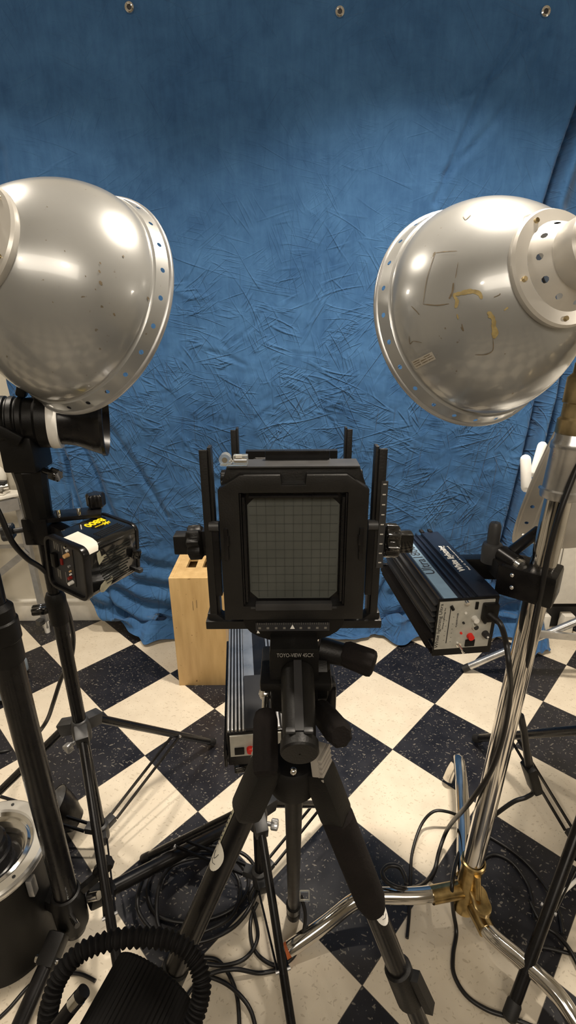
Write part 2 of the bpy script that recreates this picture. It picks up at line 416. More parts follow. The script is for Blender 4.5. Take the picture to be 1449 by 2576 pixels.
line([(1200, 1080), (1140, 1200), (1085, 1320), (1040, 1420)], -.004, .03)  # lamp pole's cast shadow, put into the cloth's shape as a low ridge
line([(1310, 70), (1215, 230), (1150, 380), (1095, 510)], .012, .010, .006)
line([(1375, 80), (1260, 180), (1130, 262)], .009, .008, .004)
line([(1370, 120), (1290, 240), (1225, 330), (1120, 440)], .008, .010, .004)
line([(822, 60), (820, 500), (815, 800), (818, 1180)], .004, .004, .003)
line([(0, 380), (12, 520), (60, 760), (100, 1000), (150, 1180), (190, 1330)], .012, .02, .006)
line([(120, 1050), (165, 1150), (205, 1290), (260, 1420)], .020, .012, .012)
line([(150, 1000), (240, 1190), (300, 1330), (330, 1440)], .016, .014, .010)
line([(170, 1160), (180, 1300)], .014, .01, .01)
line([(265, 1060), (350, 1180), (420, 1300)], .010, .012, .006)
line([(245, 1440), (290, 1520), (370, 1575)], .02, .012, .02)
line([(1000, 1420), (960, 1480), (930, 1560)], .022, .012, .02)
line([(1060, 1450), (1020, 1540), (930, 1570)], .022, .012, .02)
line([(840, 1545), (930, 1555), (1010, 1590)], .020, .010, .02)
line([(1090, 1480), (1180, 1560), (1290, 1570)], .02, .012, .02)
for k in range(46):                                        # random short creases over the lower half
    x, y = random.uniform(180, 1250), random.uniform(620, 1450)
    a = random.uniform(-.9, .9) if random.random() < .6 else random.uniform(1.1, 2.0); L = random.uniform(50, 170)
    dx, dy = math.cos(a)*L/2, math.sin(a)*L/2
    line([(x-dx, y-dy), (x+random.uniform(-9, 9), y+random.uniform(-9, 9)), (x+dx, y+dy)], random.uniform(.0025, .006)*random.choice((1, 1, -1)), random.uniform(.004, .007), .002)
def cloth_y(x, z):
    y = YC + .016*noise.noise(Vector((x*1.3, z*.7, 3.1))) + .006*noise.noise(Vector((x*4, z*3, 9.)))
    g = min(1, max(0, (1.9-z)/1.2))
    y += g*.0042*(1-abs(noise.noise(Vector((x*11+z*3, z*13-x*2, 1.7))))*2)
    y += g*.0026*(1-abs(noise.noise(Vector((x*23-z*7, z*19+x*5, 5.7))))*2)
    for pts, dep, w, ridge, x0, x1, z0, z1 in LINES:
        if x < x0 or x > x1 or z < z0 or z > z1: continue
        best = 9; sd = 0
        for a, b in zip(pts, pts[1:]):
            d, s = seg_d(x, z, a, b)
            if d < best: best = d; sd = s
        y += dep*math.exp(-(best/w)**2)
        if ridge: y -= ridge*(.75 if sd > 0 else .35)*math.exp(-((best-2.2*w)/(2.6*w))**2)
    return y
NX, NZ = 330, 320
vs = []; fs = []
for j in range(NZ+1):
    s = j/NZ*2.62; z0 = 2.45-s                             # s: distance down the cloth from its hem
    for i in range(NX+1):
        u = i/NX
        zz = max(z0, .0)
        xl, xr = interp(ltab, max(z0, .03)), interp(rtab, max(z0, .03))
        pud = max(0., .07-z0)                              # length lying on the floor
        xl += pud*.9; x = xl+(xr-xl)*u
        y = cloth_y(x, max(z0, .03)); z = z0
        drop = max(0., .30-z0)
        wob = noise.noise(Vector((x*6.5, 0, 2.2)))
        y -= drop*.10*(1+.6*wob)
        if x < -.45 and z0 < .5: y -= .016*min(1, (.5-z0)/.25)*min(1, (-.45-x)/.2)*math.sin(46*(x*.55+max(z0, 0)*1.25)+2*wob)
        if x > .3 and z0 < .45: y -= .013*min(1, (.45-z0)/.25)*min(1, (x-.3)/.2)*math.sin(40*(-x*.6+max(z0, 0)*1.2)+2*wob)
        if pud > 0:
            q = pud/.24
            y -= pud*(.30+.30*noise.noise(Vector((x*5, 1.3, 7))))
            z = .07*max(0, 1-q*1.25)**1.3 + .013 + .024*(.5+.5*math.sin(q*11+x*9+3*wob))*(1-.6*q) + .022*max(0, noise.noise(Vector((x*9, q*3, 4))))
        y = min(y, WB-.035)
        vs.append((x, y, max(z, .006)))
for j in range(NZ):
    for i in range(NX):
        a = j*(NX+1)+i; fs.append((a, a+1, a+NX+2, a+NX+1))
bd = MB().add(vs, fs).build('backdrop', 'cloth', smooth=180)
tag(bd, 'large blue muslin backdrop hung from metal eyelets, wrinkled and pooling on the floor', 'backdrop')
for px, py in ((327, 22), (855, 29), (1369, 34)):
    p = WY(px, py, YC); c = Vector((p.x, cloth_y(p.x, p.z)-.003, p.z)); A = axis_m(c, (0, -1, 0))
    g = MB(); g.lathe([(.0065, -.002), (.0075, .003), (.0105, .005), (.0145, .003), (.0155, -.001)], A, 28).build('grommet', 'bright', bd)
    MB().lathe([(.0001, .0015), (.0068, .0015)], A, 20).build('eyelet_hole', 'ink', [o for o in bd.children][-1])
# ------------------------------------------------------------------ folding light stands
def stand(name, label, x, y, zc, R, az0, zl, top, group=None, leg_r=.0105, secs=(), brace_f=.62):
    t = thing(name, label, 'light stand', (x, y, 0), group)
    MB().cyl((x, y, zl-.05), (x, y, zc+.03), .0125, n=18).build('column', 'blackm', t)
    for z0, z1, r in secs: MB().cyl((x, y, z0), (x, y, z1), r, n=20).build('pole_section', 'blackm', t)
    for z0, r in [(s[1], s[2]) for s in secs[:-1]]:
        m = MB(); m.lathe([(r*.9, -.05), (r*1.28, -.047), (r*1.35, -.01), (r*1.42, .0), (r*1.42, .018), (r*1.1, .03), (.001, .031)], axis_m((x, y, z0), (0, 0, 1)), 24)
        cl = m.build('locking_collar', 'black', t)
        MB().knob((x-r*1.2, y-.004, z0-.01), (x-r*1.2-.032, y-.012, z0-.01), .013, 5, .25).build('knob', 'blackg', cl)
    c = MB(); c.lathe([(.012, -.045), (.022, -.04), (.024, .0), (.02, .022), (.012, .026)], axis_m((x, y, zc), (0, 0, 1)), 24)
    for k in range(3):
        a = math.radians(az0+120*k); d = Vector((math.cos(a), math.sin(a), 0))
        c.bar(Vector((x, y, zc+.004))+d*.012, Vector((x, y, zc-.006))+d*.052, .03, .034)
    uc = c.build('leg_collar', 'dgrey', t, bevel=.003)
    a = math.radians(az0+185); d = Vector((math.cos(a), math.sin(a), 0)); q = Vector((x, y, zc-.03))
    kb = MB(); kb.cyl(q+d*.02, q+d*.035, .005); kb.knob(q+d*.033, q+d*.05, .014, 3, .4); kb.build('knob', 'greym', uc)
    lc = MB(); lc.lathe([(.0125, -.035), (.019, -.032), (.021, .018), (.013, .022)], axis_m((x, y, zl), (0, 0, 1)), 20)
    for k in range(3):
        a = math.radians(az0+120*k); d = Vector((math.cos(a), math.sin(a), 0))
        lc.bar(Vector((x, y, zl))+d*.012, Vector((x, y, zl+.004))+d*.042, .024, .02)
    lc.build('brace_collar', 'dgrey', t, bevel=.002)
    for k in range(3):
        a = math.radians(az0+120*k); d = Vector((math.cos(a), math.sin(a), 0)); e = Vector((-d.y, d.x, 0))
        p0 = Vector((x, y, zc-.004))+d*.04; p1 = Vector((x, y, leg_r+.002))+d*R
        lg = MB().tube([p0, p1], leg_r, 14).build('leg', 'blackm', t)
        dl = (p1-p0).normalized()
        MB().tube([p1-dl*.035, p1-dl*.03, p1-dl*.002, p1+dl*.004], [leg_r, leg_r*1.18, leg_r*1.2, leg_r*.8], 14).build('foot', 'rubber', lg)
        b0 = p0.lerp(p1, brace_f); b1 = Vector((x, y, zl+.004))+d*.042
        for s in (-1, 1): MB().bar(b0+e*s*.0115, b1+e*s*.0115, .004, .009).build('brace', 'blackm', t)
        MB().cyl(b0-e*.016, b0+e*.016, .004, n=10).build('rivet', 'greym', lg)
    return t
thin = stand('light_stand', 'thin black light stand carrying two strobe heads on the left', -.523, .95, .448, .45, 55.7, .085, 1.2,
      secs=((.448, .80, .0155), (.80, 1.13, .013)))
low = stand('light_stand', 'low black light stand under the silver ribbed strobe, behind the tripod', -.078, .834, .292, .34, 165.6, .075, .6,
      secs=((.29, .46, .013), (.46, .60, .0105)), leg_r=.0095)
right = stand('light_stand', 'black light stand cut off by the right edge, legs reaching into view', .774, .897, .448, .446, 104.8, .085, 1.2,
      secs=((.448, .80, .0155), (.80, 1.06, .013)), leg_r=.0125)
# thick black stand, left front
tx, ty = -.503, .72
t = thing('light_stand', 'thick black studio stand in the left foreground with low spreading legs', 'light stand', (tx, ty, 0))
MB().cyl((tx, ty, .07), (tx, ty, .90), .0245, n=28).build('pole_section', 'blackm', t)
MB().cyl((tx, ty, .88), (tx, ty, 1.30), .0195, n=28).build('pole_section', 'blackm', t)
MB().cyl((tx, ty, 1.28), (tx, ty, 1.445), .012, n=20).build('spigot', 'chrome', t)
m = MB(); m.lathe([(.025, -.10), (.0285, -.098), (.0285, -.055), (.031, -.052), (.031, -.015), (.028, -.012), (.028, .01), (.020, .02)], axis_m((tx, ty, .92), (0, 0, 1)), 32)
lk = m.build('locking_collar', 'black', t)
MB().knob((tx-.03, ty-.01, .87), (tx-.075, ty-.02, .87), .02, 5, .25).build('knob', 'black', lk)
m = MB(); m.lathe([(.026, -.06), (.034, -.055), (.036, .03), (.03, .05), (.0255, .052)], axis_m((tx, ty, .15), (0, 0, 1)), 32)
hub = m.build('hub', 'black', t)
for p, q, r in (((.02, -.03, .02), (.045, -.055, .03), .006), ((.05, .0, .03), (.075, -.005, .045), .009)):
    MB().cyl(Vector((tx, ty, .15))+Vector(p), Vector((tx, ty, .15))+Vector(q), r).build('bolt', 'bright', hub)
hk = MB(); hk.bar((tx+.03, ty+.01, .19), (tx+.075, ty+.03, .22), .014, .016); hk.knob((tx+.06, ty+.03, .21), (tx+.088, ty+.045, .235), .017, 6, .2); hk.build('clamp_knob', 'black', hub)
ends = [FL(452, 2180, .02), FL(52, 2660, .02)]
d0 = [(e-Vector((tx, ty, .02))) for e in ends]
ends.append(Vector((tx, ty, .02))-(d0[0].normalized()+d0[1].normalized()).normalized()*.45)
for e in ends:
    d = (e-Vector((tx, ty, e.z))).normalized(); p0 = Vector((tx, ty, .13))+d*.02; e2 = Vector((tx, ty, .02))+d*max(.45, (e-Vector((tx, ty, e.z))).length)
    kn = Vector((tx, ty, .115))+d*.085
    lg = MB().tube([kn-d*.03+Vector((0, 0, .006)), kn.lerp(e2, .06), e2], .0165, 18).build('leg', 'blackm', t)
    MB().bar(p0+d*.02, kn+d*.012-Vector((0, 0, .004)), .040, .036).build('knuckle', 'black', lg, bevel=.008)
    n = Vector((-d.y, d.x, 0)); MB().cyl(kn-n*.028, kn+n*.028, .0075, n=14).build('bolt', 'bright', lg)
    MB().tube([e2-d*.03, e2+d*.012], [.019, .0175], 18).build('foot', 'rubber', lg)
# chrome rolling-leg stand, right
cx, cy = .428, .778
t = thing('light_stand', 'tall chrome light stand with worn brass base and bent tube legs on the right', 'light stand', (cx, cy, 0)); chrome = t
ptop = Vector((.482, .81, 1.155)); pbot = Vector((cx, cy, .16)); pd = (ptop-pbot).normalized()
def onp(z): return pbot+pd*((z-pbot.z)/pd.z)
MB().tube([onp(.16), onp(1.17)], .0225, 40).build('pole', 'chrome', t)
m = MB(); m.lathe([(.0235, -.075), (.031, -.072), (.0325, -.066), (.0325, -.058), (.030, -.055), (.030, .012), (.032, .015), (.032, .025), (.029, .03), (.0265, .055), (.0245, .06)], axis_m(onp(1.165), pd), 40)
m.build('collar', 'aband', t)
m = MB(); m.lathe([(.0285, .0), (.030, .002), (.030, .024), (.026, .028), (.026, .05), (.0285, .052), (.0285, .092), (.022, .099), (.022, .115), (.017, .118), (.017, .130), (.0085, .134)], axis_m(onp(1.205), pd), 40)
uc = m.build('collar', 'obrass', t)
MB().cyl(onp(1.33), onp(1.415), .0085, n=20).build('spigot', 'chrome', t)
m = MB(); m.lathe([(.010, 0), (.0165, .002), (.0165, .008), (.011, .011), (.011, .015), (.0165, .017), (.0165, .023), (.010, .026)], axis_m(onp(1.337), pd), 30); m.build('ring', 'obrass', uc)
hb = MB(); hb.lathe([(.024, .06), (.0275, .058), (.0285, .05), (.0245, .045), (.0245, -.06), (.027, -.064), (.027, -.095), (.018, -.105), (.001, -.105)], axis_m((cx, cy, .145), pd), 36)
hub = hb.build('hub', 'brass', t)
MB().tube([onp(.185)+Vector((.0, -.03, .012)), onp(.165)+Vector((.004, -.045, -.02))], .007, 12).build('bolt', 'brass', hub)
kp = Vector((cx+.012, cy-.04, .13)); MB().knob(kp-Vector((0, 0, .008)), kp+Vector((0, 0, .008)), .034, 2, .45).build('wing_knob', 'brass', hub)
def leg(pts, name='leg'):
    P = spline(pts, 8); return MB().tube(P, .0175, 20).build(name, 'chrome', t)
h = Vector((cx, cy, .11))
lg = leg([h, FL(1060, 2252, .112), FL(940, 2254, .11), FL(890, 2268, .10), FL(820, 2322, .06), FL(728, 2388, .024)])
e = FL(728, 2388, .022); d = (FL(728, 2388, .022)-FL(800, 2335, .05)).normalized(); MB().tube([e-d*.006, e+d*.012], [.0182, .0165], 18).build('foot', 'orange', lg)
lgb = leg([h+Vector((-.005, .02, .01)), FL(1166, 2080, .115), FL(1160, 1960, .13), FL(1153, 1912, .12), FL(1140, 1928, .07), FL(1127, 1960, .022)])
lgr = leg([h+Vector((.01, -.02, -.03)), FL(1230, 2345, .085), FL(1310, 2415, .085), FL(1400, 2500, .083), FL(1455, 2590, .06), FL(1490, 2680, .022)])
sl = [h, h+(FL(1060, 2252, .112)-h).normalized()*.16]
MB().tube([h, FL(1085, 2252, .112)], [.0195, .0195], 20).build('leg_sleeve', 'brass', lg)
MB().tube([h+Vector((.01, -.02, -.03)), FL(1225, 2342, .085)], .0195, 20).build('leg_sleeve', 'brass', lgr)
# pale grey stand at the far right
t = thing('light_stand', 'silver grey stand with tubular legs behind the chrome stand at far right', 'light stand', (1.36, 1.62, 0))
gx, gy = 1.36, 1.62
MB().cyl((gx, gy, .12), (gx, gy, 1.0), .016).build('pole_section', 'greym', t)
foot = FL(1170, 1681, .017); e2 = Vector((gx, gy, .43))
lg = MB().tube([e2, foot], .0145, 16).build('leg', 'aband', t)
dd = (foot-e2).normalized(); MB().tube([foot-dd*.02, foot+dd*.01], .0155, 16).build('foot', 'rubber', lg)
b1 = e2.lerp(foot, .62); MB().bar(WY(1330, 1592, b1.y-.02), Vector((gx, gy-.02, .22)), .012, .028).build('brace', 'aband', t)
for a in (-95, 40):
    p = Vector((gx+.6*math.cos(math.radians(a)), gy+.35*math.sin(math.radians(a)), .017)); MB().tube([e2, p], .0145, 16).build('leg', 'aband', t)
MB().lathe([(.017, -.04), (.026, -.038), (.026, .03), (.017, .034)], axis_m(e2, (0, 0, 1)), 24).build('leg_collar', 'greym', t)
# ------------------------------------------------------------------ silver dish lamps
def holed_band(r0, h0, r1, h1, N, hr, A, phase=0.):
    b = MB(); ds = math.hypot(r1-r0, h1-h0); rm = (r0+r1)/2; da = hr*1.7/rm
    def P(a, t): 
        r = r0+(r1-r0)*t; return A @ Vector((r*math.cos(a), r*math.sin(a), h0+(h1-h0)*t))
    for k in range(N):
        a0 = phase+2*PI*k/N; a1 = phase+2*PI*(k+1)/N
        ring = [(-da, 0), (0, 0), (da, 0), (da, .5), (da, 1), (0, 1), (-da, 1), (-da, .5)]
        out = [P(a0+x, y) for x, y in ring]
        inn = []
        for q in range(8):
            an = math.radians(-135+45*q); inn.append(P(a0+math.cos(an)*hr/rm, .5+math.sin(an)*hr/ds))
        b.add(out+inn, [(i, (i+1) % 8, 8+(i+1) % 8, 8+i) for i in range(8)])
        n = max(2, int((a1-a0-2*da)*rm/.012))
        for i in range(n):
            x0 = a0+da+(a1-a0-2*da)*i/n; x1 = a0+da+(a1-a0-2*da)*(i+1)/n
            b.add([P(x0, 0), P(x1, 0), P(x1, .5), P(x0, .5), P(x1, 1), P(x0, 1)], [(0, 1, 2, 3), (3, 2, 4, 5)])
    return b
BOWL = [(.185, .036), (.1838, .055), (.1775, .078), (.166, .104), (.151, .128), (.1335, .150), (.1155, .169), (.098, .184), (.082, .195), (.068, .202)]
def smooth_prof(p, k=4): return [(v.x, v.y) for v in spline([Vector((a, b, 0)) for a, b in p], k)]
def dish(name, label, C, az, el, mat, group=None, neck=True, shell='dish'):
    n = Vector((math.sin(az)*math.cos(el), math.cos(az)*math.cos(el), math.sin(el))); C = Vector(C)
    t = thing(name, label, 'studio lamp', C, group)
    A = axis_m(C, -n)
    bowl = MB().lathe([(.1895, .030), (.1855, .0315), (.1845, .034)]+smooth_prof(BOWL), A, 96).build('reflector_bowl', mat, t, smooth=50)
    MB().lathe([(.1835, .034)]+[(max(.02, r-.003), h-.002) for r, h in BOWL], A, 64).build('lining', 'lining', t, smooth=50)
    rim = holed_band(.1975, .007, .1895, .030, 26, .0042, A).build('rim_band', mat, t, smooth=40)
    MB().lathe([(.1965, .002), (.1985, -.0015), (.2015, -.001), (.2025, .002), (.2015, .0055), (.1985, .007), (.1970, .0075)], A, 96).build('rolled_rim', 'greym' if mat == 'dish' else mat, rim, smooth=60)
    if neck:
        nk = MB().lathe([(.084, .190), (.0875, .196), (.0880, .2025), (.0850, .2065), (.0665, .2095)], A, 64).build('neck_flange', 'neckpaint' if neck == 2 else mat, t, smooth=40)
        holed_band(.0665, .2095, .0485, .236, 11, .0050, A, .2).build('vented_neck', 'neckpaint' if neck == 2 else mat, t, smooth=60)
        MB().lathe([(.0485, .236), (.0500, .2385), (.0495, .268), (.0465, .2715), (.0245, .273)], A, 48).build('collar', 'neckpaint' if neck == 2 else mat, t, smooth=35)
        MB().lathe([(.0245, .268), (.0245, .285), (.0275, .292), (.0275, .335), (.022, .343), (.001, .343)], A, 32).build('socket', 'black', t)
        for k in range(5):
            a = .9+2*PI*k/5; p = A @ Vector((.0765*math.cos(a), .0765*math.sin(a), .205)); q = A @ Vector((.0765*math.cos(a), .0765*math.sin(a), .2115))
            MB().cyl(p, q, .0042, .0035, 14).build('screw', 'obrass', nk)
    return t, bowl, A, n
def on_mesh(o, px, py, off=.0008):
    bv = on_mesh.c.get(o.name)
    if bv is None:
        W = WM[o]; bv = BVHTree.FromPolygons([W @ v.co for v in o.data.vertices], [p.vertices for p in o.data.polygons]); on_mesh.c[o.name] = bv
    w = ray(px, py).normalized(); h, nrm, _, _ = bv.ray_cast(EYE, w)
    if h is None: return None
    if nrm.dot(w) > 0: nrm = -nrm
    return h+nrm*off
on_mesh.c = {}
def smear(name, o, pts, w, mat):                          # a ribbon lying on a surface
    P = spline([(x, y, 0) for x, y in pts], 5); b = MB(); L = []; R = []
    for i, p in enumerate(P):
        d = (P[min(len(P)-1, i+1)]-P[max(0, i-1)]).normalized(); q = i/(len(P)-1)
        ww = w*(.35+.65*math.sin(PI*q)**.5)*(.75+.5*random.random())/2
        a = on_mesh(o, p.x-d.y*ww, p.y+d.x*ww); c = on_mesh(o, p.x+d.y*ww, p.y-d.x*ww)
        if a is None or c is None: continue
        L.append(a); R.append(c)
    n = len(L); b.add(L+R, [(i, i+1, n+i+1, n+i) for i in range(n-1)])
    return b.build(name, mat, o, smooth=0)
def patch(name, o, corners, mat, k=6, off=.0008):
    b = MB(); vs = []
    for i in range(k+1):
        for j in range(k+1):
            u, v = i/k, j/k; x = (1-u)*(1-v)*corners[0][0]+u*(1-v)*corners[1][0]+u*v*corners[2][0]+(1-u)*v*corners[3][0]
            y = (1-u)*(1-v)*corners[0][1]+u*(1-v)*corners[1][1]+u*v*corners[2][1]+(1-u)*v*corners[3][1]
            p = on_mesh(o, x, y, off); vs.append(p if p is not None else Vector((0, 0, 0)))
    b.add(vs, [(i*(k+1)+j, (i+1)*(k+1)+j, (i+1)*(k+1)+j+1, i*(k+1)+j+1) for i in range(k) for j in range(k)])
    return b.build(name, mat, o, smooth=60)
rad = math.radians
lampL, bowlL, AL, nL = dish('studio_lamp', 'large silver dish lamp at left, above the black strobe with white ring', (-.370, .967, 1.417), rad(27.3), rad(-22.3), 'dish', 'silver dish lamps', neck=2)
lampR, bowlR, AR, nR = dish('studio_lamp', 'large silver dish lamp at right with ochre glue residue on its bowl', (.345, .981, 1.391), rad(-18.8), rad(-18.9), 'dish', 'silver dish lamps', neck=2)
for pts, w in (([(1140, 742), (1160, 738), (1185, 733), (1205, 738), (1212, 752)], 11), ([(1140, 742), (1150, 757), (1146, 775)], 9), ([(1226, 785), (1240, 800), (1243, 825), (1240, 845)], 11), ([(1238, 815), (1248, 838), (1240, 850)], 12), ([(1268, 781), (1278, 773)], 5), ([(1150, 790), (1153, 803)], 4), ([(1228, 784), (1236, 793), (1228, 798)], 9)):
    smear('glue_residue', bowlR, pts, w, 'glue')
for pts, w in (([(1095, 637), (1118, 634), (1150, 632)], 2), ([(1095, 637), (1075, 700), (1065, 765)], 1.6), ([(1065, 765), (1100, 768), (1130, 764)], 2.4), ([(1141, 712), (1138, 735), (1130, 752)], 5), ([(1153, 660), (1146, 700)], 1.5), ([(1240, 852), (1240, 880), (1222, 891), (1195, 892)], 1.8), ([(1030, 845), (1032, 865), (1040, 858), (1062, 862)], 1.6), ([(1162, 815), (1166, 832), (1160, 822)], 3), ([(1035, 770), (1050, 785), (1055, 792)], 2), ([(1242, 748), (1256, 742), (1258, 738)], 2.5), ([(1165, 545), (1172, 552), (1185, 540)], 2), ([(1315, 560), (1320, 545), (1340, 540)], 1.5)):
    smear('scratch', bowlR, pts, w, 'gluedark')
lb = patch('foil_label', bowlR, [(1035, 909), (1087, 884), (1097, 903), (1047, 928)], 'label')
for (x0, y0, x1, y1) in ((1040, 912, 1056, 904), (1066, 899, 1082, 891), (1042, 917, 1088, 894), (1046, 922, 1092, 899)):
    smear('label_print', bowlR, [(x0, y0), ((x0+x1)/2, (y0+y1)/2), (x1, y1)], 2.2, 'gluedark').parent = lb
for x, y, w in ((252, 662, 3), (250, 683, 4), (253, 712, 6), (240, 728, 2), (287, 791, 4), (163, 632, 2), (310, 645, 3), (372, 750, 4), (215, 695, 2), (133, 760, 2)):
    smear('scuff', bowlL, [(x-w*.6, y-w*.8), (x, y), (x+w*.5, y+w)], w, 'gluedark')
# yokes that carry the lamps on their stands
def yoke(lamp, A, top, side):
    q = A @ Vector((0, 0, .31)); m = MB(); m.lathe([(.030, .300), (.034, .302), (.034, .322), (.030, .324)], A, 28)
    y = m.build('yoke', 'black', lamp); d = (top-q)
    MB().tube(spline([q+d.normalized()*.02, q.lerp(top, .5)+Vector((side*.02, 0, -.005)), top], 6), .011, 14).build('yoke_arm', 'black', y)
    MB().lathe([(.013, -.04), (.017, -.038), (.017, .012), (.012, .018)], axis_m(top-Vector((0, 0, .01)), (0, 0, 1)), 24).build('swivel', 'black', y)
yoke(lampL, AL, Vector((tx, ty, 1.46)), -1)
yoke(lampR, AR, onp(1.425), 1)
# third dish lamp on the right stand, seen edge-on
C3 = V(1388, 1168, 1.12); n3 = (RT*-.83+UP*.42+FW*.54).normalized()
lamp3, bowl3, A3, _ = dish('studio_lamp', 'matte grey dish lamp at far right, two white bulbs showing past its rim', C3, math.atan2(n3.x, n3.y), math.asin(n3.z), 'rough_grey', 'silver dish lamps', neck=1)
for (xa, ya), (xb, yb), r in (((1324, 1226), (1322, 1156), .0118), ((1344, 1190), (1364, 1122), .0105)):
    a, b = V(xa, ya, 1.135), V(xb, yb, 1.135); d = (b-a).normalized()
    pr = [(.0005, -r), (r*.5, -r*.87), (r*.86, -r*.5), (r, 0), (r, (b-a).length), (r*.86, (b-a).length+r*.5), (r*.5, (b-a).length+r*.87), (.0005, (b-a).length+r)]
    MB().lathe(pr, axis_m(a, d), 24).build('bulb', 'whitep', lamp3, smooth=80)
q3 = A3 @ Vector((0, 0, .31)); y3 = MB().lathe([(.030, .300), (.034, .302), (.034, .322), (.030, .324)], A3, 28).build('yoke', 'black', lamp3)
MB().tube([q3, Vector((.774, .897, 1.075))], .012, 14).build('yoke_arm', 'black', y3)
# ------------------------------------------------------------------ upper black strobe with short reflector
sc_ = Vector((-.523, .95, 1.212)); sd_ = Vector((math.cos(rad(14)), math.sin(rad(14)), -.06)).normalized()
t = thing('strobe_head', 'black strobe head with white ring and short black reflector, under the left silver dish', 'strobe', (-.523, .95, 1.0))
A = axis_m(sc_, sd_)
m = MB(); pr = [(.001, -.24), (.040, -.24), (.0435, -.235)]
for k in range(6): h0 = -.06+k*.012; 
pr += [(.0435, -.07)]+sum([[(.0435, -.065+k*.016), (.0465, -.062+k*.016), (.0465, -.054+k*.016), (.0435, -.051+k*.016)] for k in range(5)], [])+[(.046, .03), (.053, .036), (.053, .056), (.050, .058)]
m.lathe(pr, A, 48); body = m.build('body', 'black', t, smooth=30)
MB().lathe([(.0535, .056), (.0545, .058), (.0545, .0715), (.0535, .0735), (.045, .074)], A, 48).build('ring', 'whitep', t)
MB().lathe([(.0465, .072), (.047, .085), (.050, .105), (.0565, .120), (.0630, .137), (.0672, .149), (.0700, .152), (.0700, .158), (.0675, .159), (.062, .14), (.046, .09)], A, 56).build('reflector', 'blackm', t, smooth=40)
# bayonet levers and grip
x_, y_, z_ = basis(sd_)
MB().bar(sc_+sd_*.01+z_*0+Vector((0, 0, .046)), sc_+sd_*.02+Vector((0, 0, .075)), .03, .018).build('latch', 'black', body, bevel=.006)
gm = MB()
gm.bar(Vector((-.523, .95, 1.185)), Vector((-.523, .95, 1.115)), .064, .075); grip = gm.build('mount', 'black', t, bevel=.006)
m = MB(); m.lathe([(.032, 1.118), (.034, 1.112), (.030, 1.085), (.027, 1.01), (.024, .995), (.017, .99)], axis_m((-.523, .95, 0), (0, 0, 1)), 12); m.build('handle', 'black', t, smooth=20)
kp = Vector((-.488, .935, 1.115)); MB().cyl(kp, kp+Vector((.02, -.008, -.004)), .006).knob(kp+Vector((.018, -.007, -.004)), kp+Vector((.036, -.014, -.008)), .0135, 6, .22).build('knob', 'blackg', grip)
ab = MB(); ab.bar(sc_+sd_*-.10+Vector((0, -.048, .04)), sc_+sd_*.02+Vector((0, -.05, -.03)), .016, .02); ab.build('tilt_bracket', 'black', t, bevel=.003)
# ------------------------------------------------------------------ boxy strobe on the thin stand
def boxface(W, H):                                          # (u, v) on the near panel to local x, z
    return lambda u, v: (W*(u-.5), H*(.5-v))
MBX = Matrix.Translation((-.4349, .8538, .9384)) @ Euler((.0183, .1122, -.4888), 'XYZ').to_matrix().to_4x4()
W, L, H = .113, .134, .119
t = thing('strobe_head', 'boxy glossy black strobe with yellow lettering and masking tape on the thin left stand', 'strobe', mat=MBX)
def rrect(w, h, r, n=5):
    out = []
    for cx_, cz_, a0 in ((w/2-r, h/2-r, 0), (-w/2+r, h/2-r, 90), (-w/2+r, -h/2+r, 180), (w/2-r, -h/2+r, 270)):
        for k in range(n+1): a = rad(a0+90*k/n); out.append((cx_+r*math.cos(a), cz_+r*math.sin(a)))
    return out
YZ = MBX @ Matrix(((1, 0, 0, 0), (0, 0, -1, 0), (0, 1, 0, 0), (0, 0, 0, 1)))      # local plane x,z ; depth along -y
bd_ = MB().prism(rrect(W-.003, H-.003, .016), YZ, -.006, -L).build('body', 'blackg', t, bevel=.002)
bz = MB().frame(rrect(W, H, .018), rrect(W-.013, H-.013, .013), YZ, .004, -.010).build('bezel', 'blackm', t, bevel=.0015)
pn = MB().prism(rrect(W-.012, H-.012, .013), YZ, -.003, -.008).build('control_panel', 'ink', t)
MB().frame(rrect(W, H, .018), rrect(W-.01, H-.01, .014), YZ, -L+.004, -L-.004).build('front_rim', 'blackm', t, bevel=.001)
F_ = boxface(W, H); LB = lambda x, y, z: MBX @ Vector((x, y, z)); XD = lambda v: (MBX.to_3x3() @ Vector(v)).normalized()
def stud(u, v, r, d, mat, nm='button', par=pn, Fn=F_, LBn=LB, y0=.003):
    x, z = Fn(u, v); return MB().cyl(LBn(x, y0, z), LBn(x, y0-d, z), r, r*.85, 16).build(nm, mat, par, smooth=30)
def plate(u0, v0, u1, v1, d, mat, nm, par=pn, Fn=F_, X=MBX, y0=.003, bevel=0.):
    (xa, za), (xb, zb) = Fn(u0, v0), Fn(u1, v1)
    return MB(X).box(((xa+xb)/2, y0-d/2, (za+zb)/2), (abs(xb-xa), d, abs(za-zb))).build(nm, mat, par, bevel=bevel, smooth=30)
for u, v, r, d, mt in ((.52, .10, .003, .006, 'bright'), (.53, .17, .003, .004, 'whitep'), (.53, .25, .0048, .010, 'amber'), (.54, .46, .0030, .004, 'greym'), (.555, .55, .002, .004, 'amber'), (.555, .61, .002, .004, 'whitep'), (.54, .68, .0038, .007, 'dred'), (.57, .76, .0042, .010, 'whitep')): stud(u, v, r, d, mt)
plate(.16, .30, .27, .56, .010, 'black', 'power_socket', bevel=.003); plate(.33, .38, .375, .49, .003, 'dred', 'rocker_switch')
plate(.645, .12, .66, .82, .001, 'black', 'slider_slot'); plate(.78, .08, .90, .92, .0008, 'dgrey', 'panel_band')
for u0, v0, u1, v1 in ((.18, .10, .21, .24), (.235, .11, .255, .25), (.28, .12, .30, .26), (.38, .12, .395, .28), (.40, .62, .415, .84), (.2, .62, .23, .78), (.25, .63, .28, .80)): plate(u0, v0, u1, v1, .0004, 'greyink', 'panel_print')
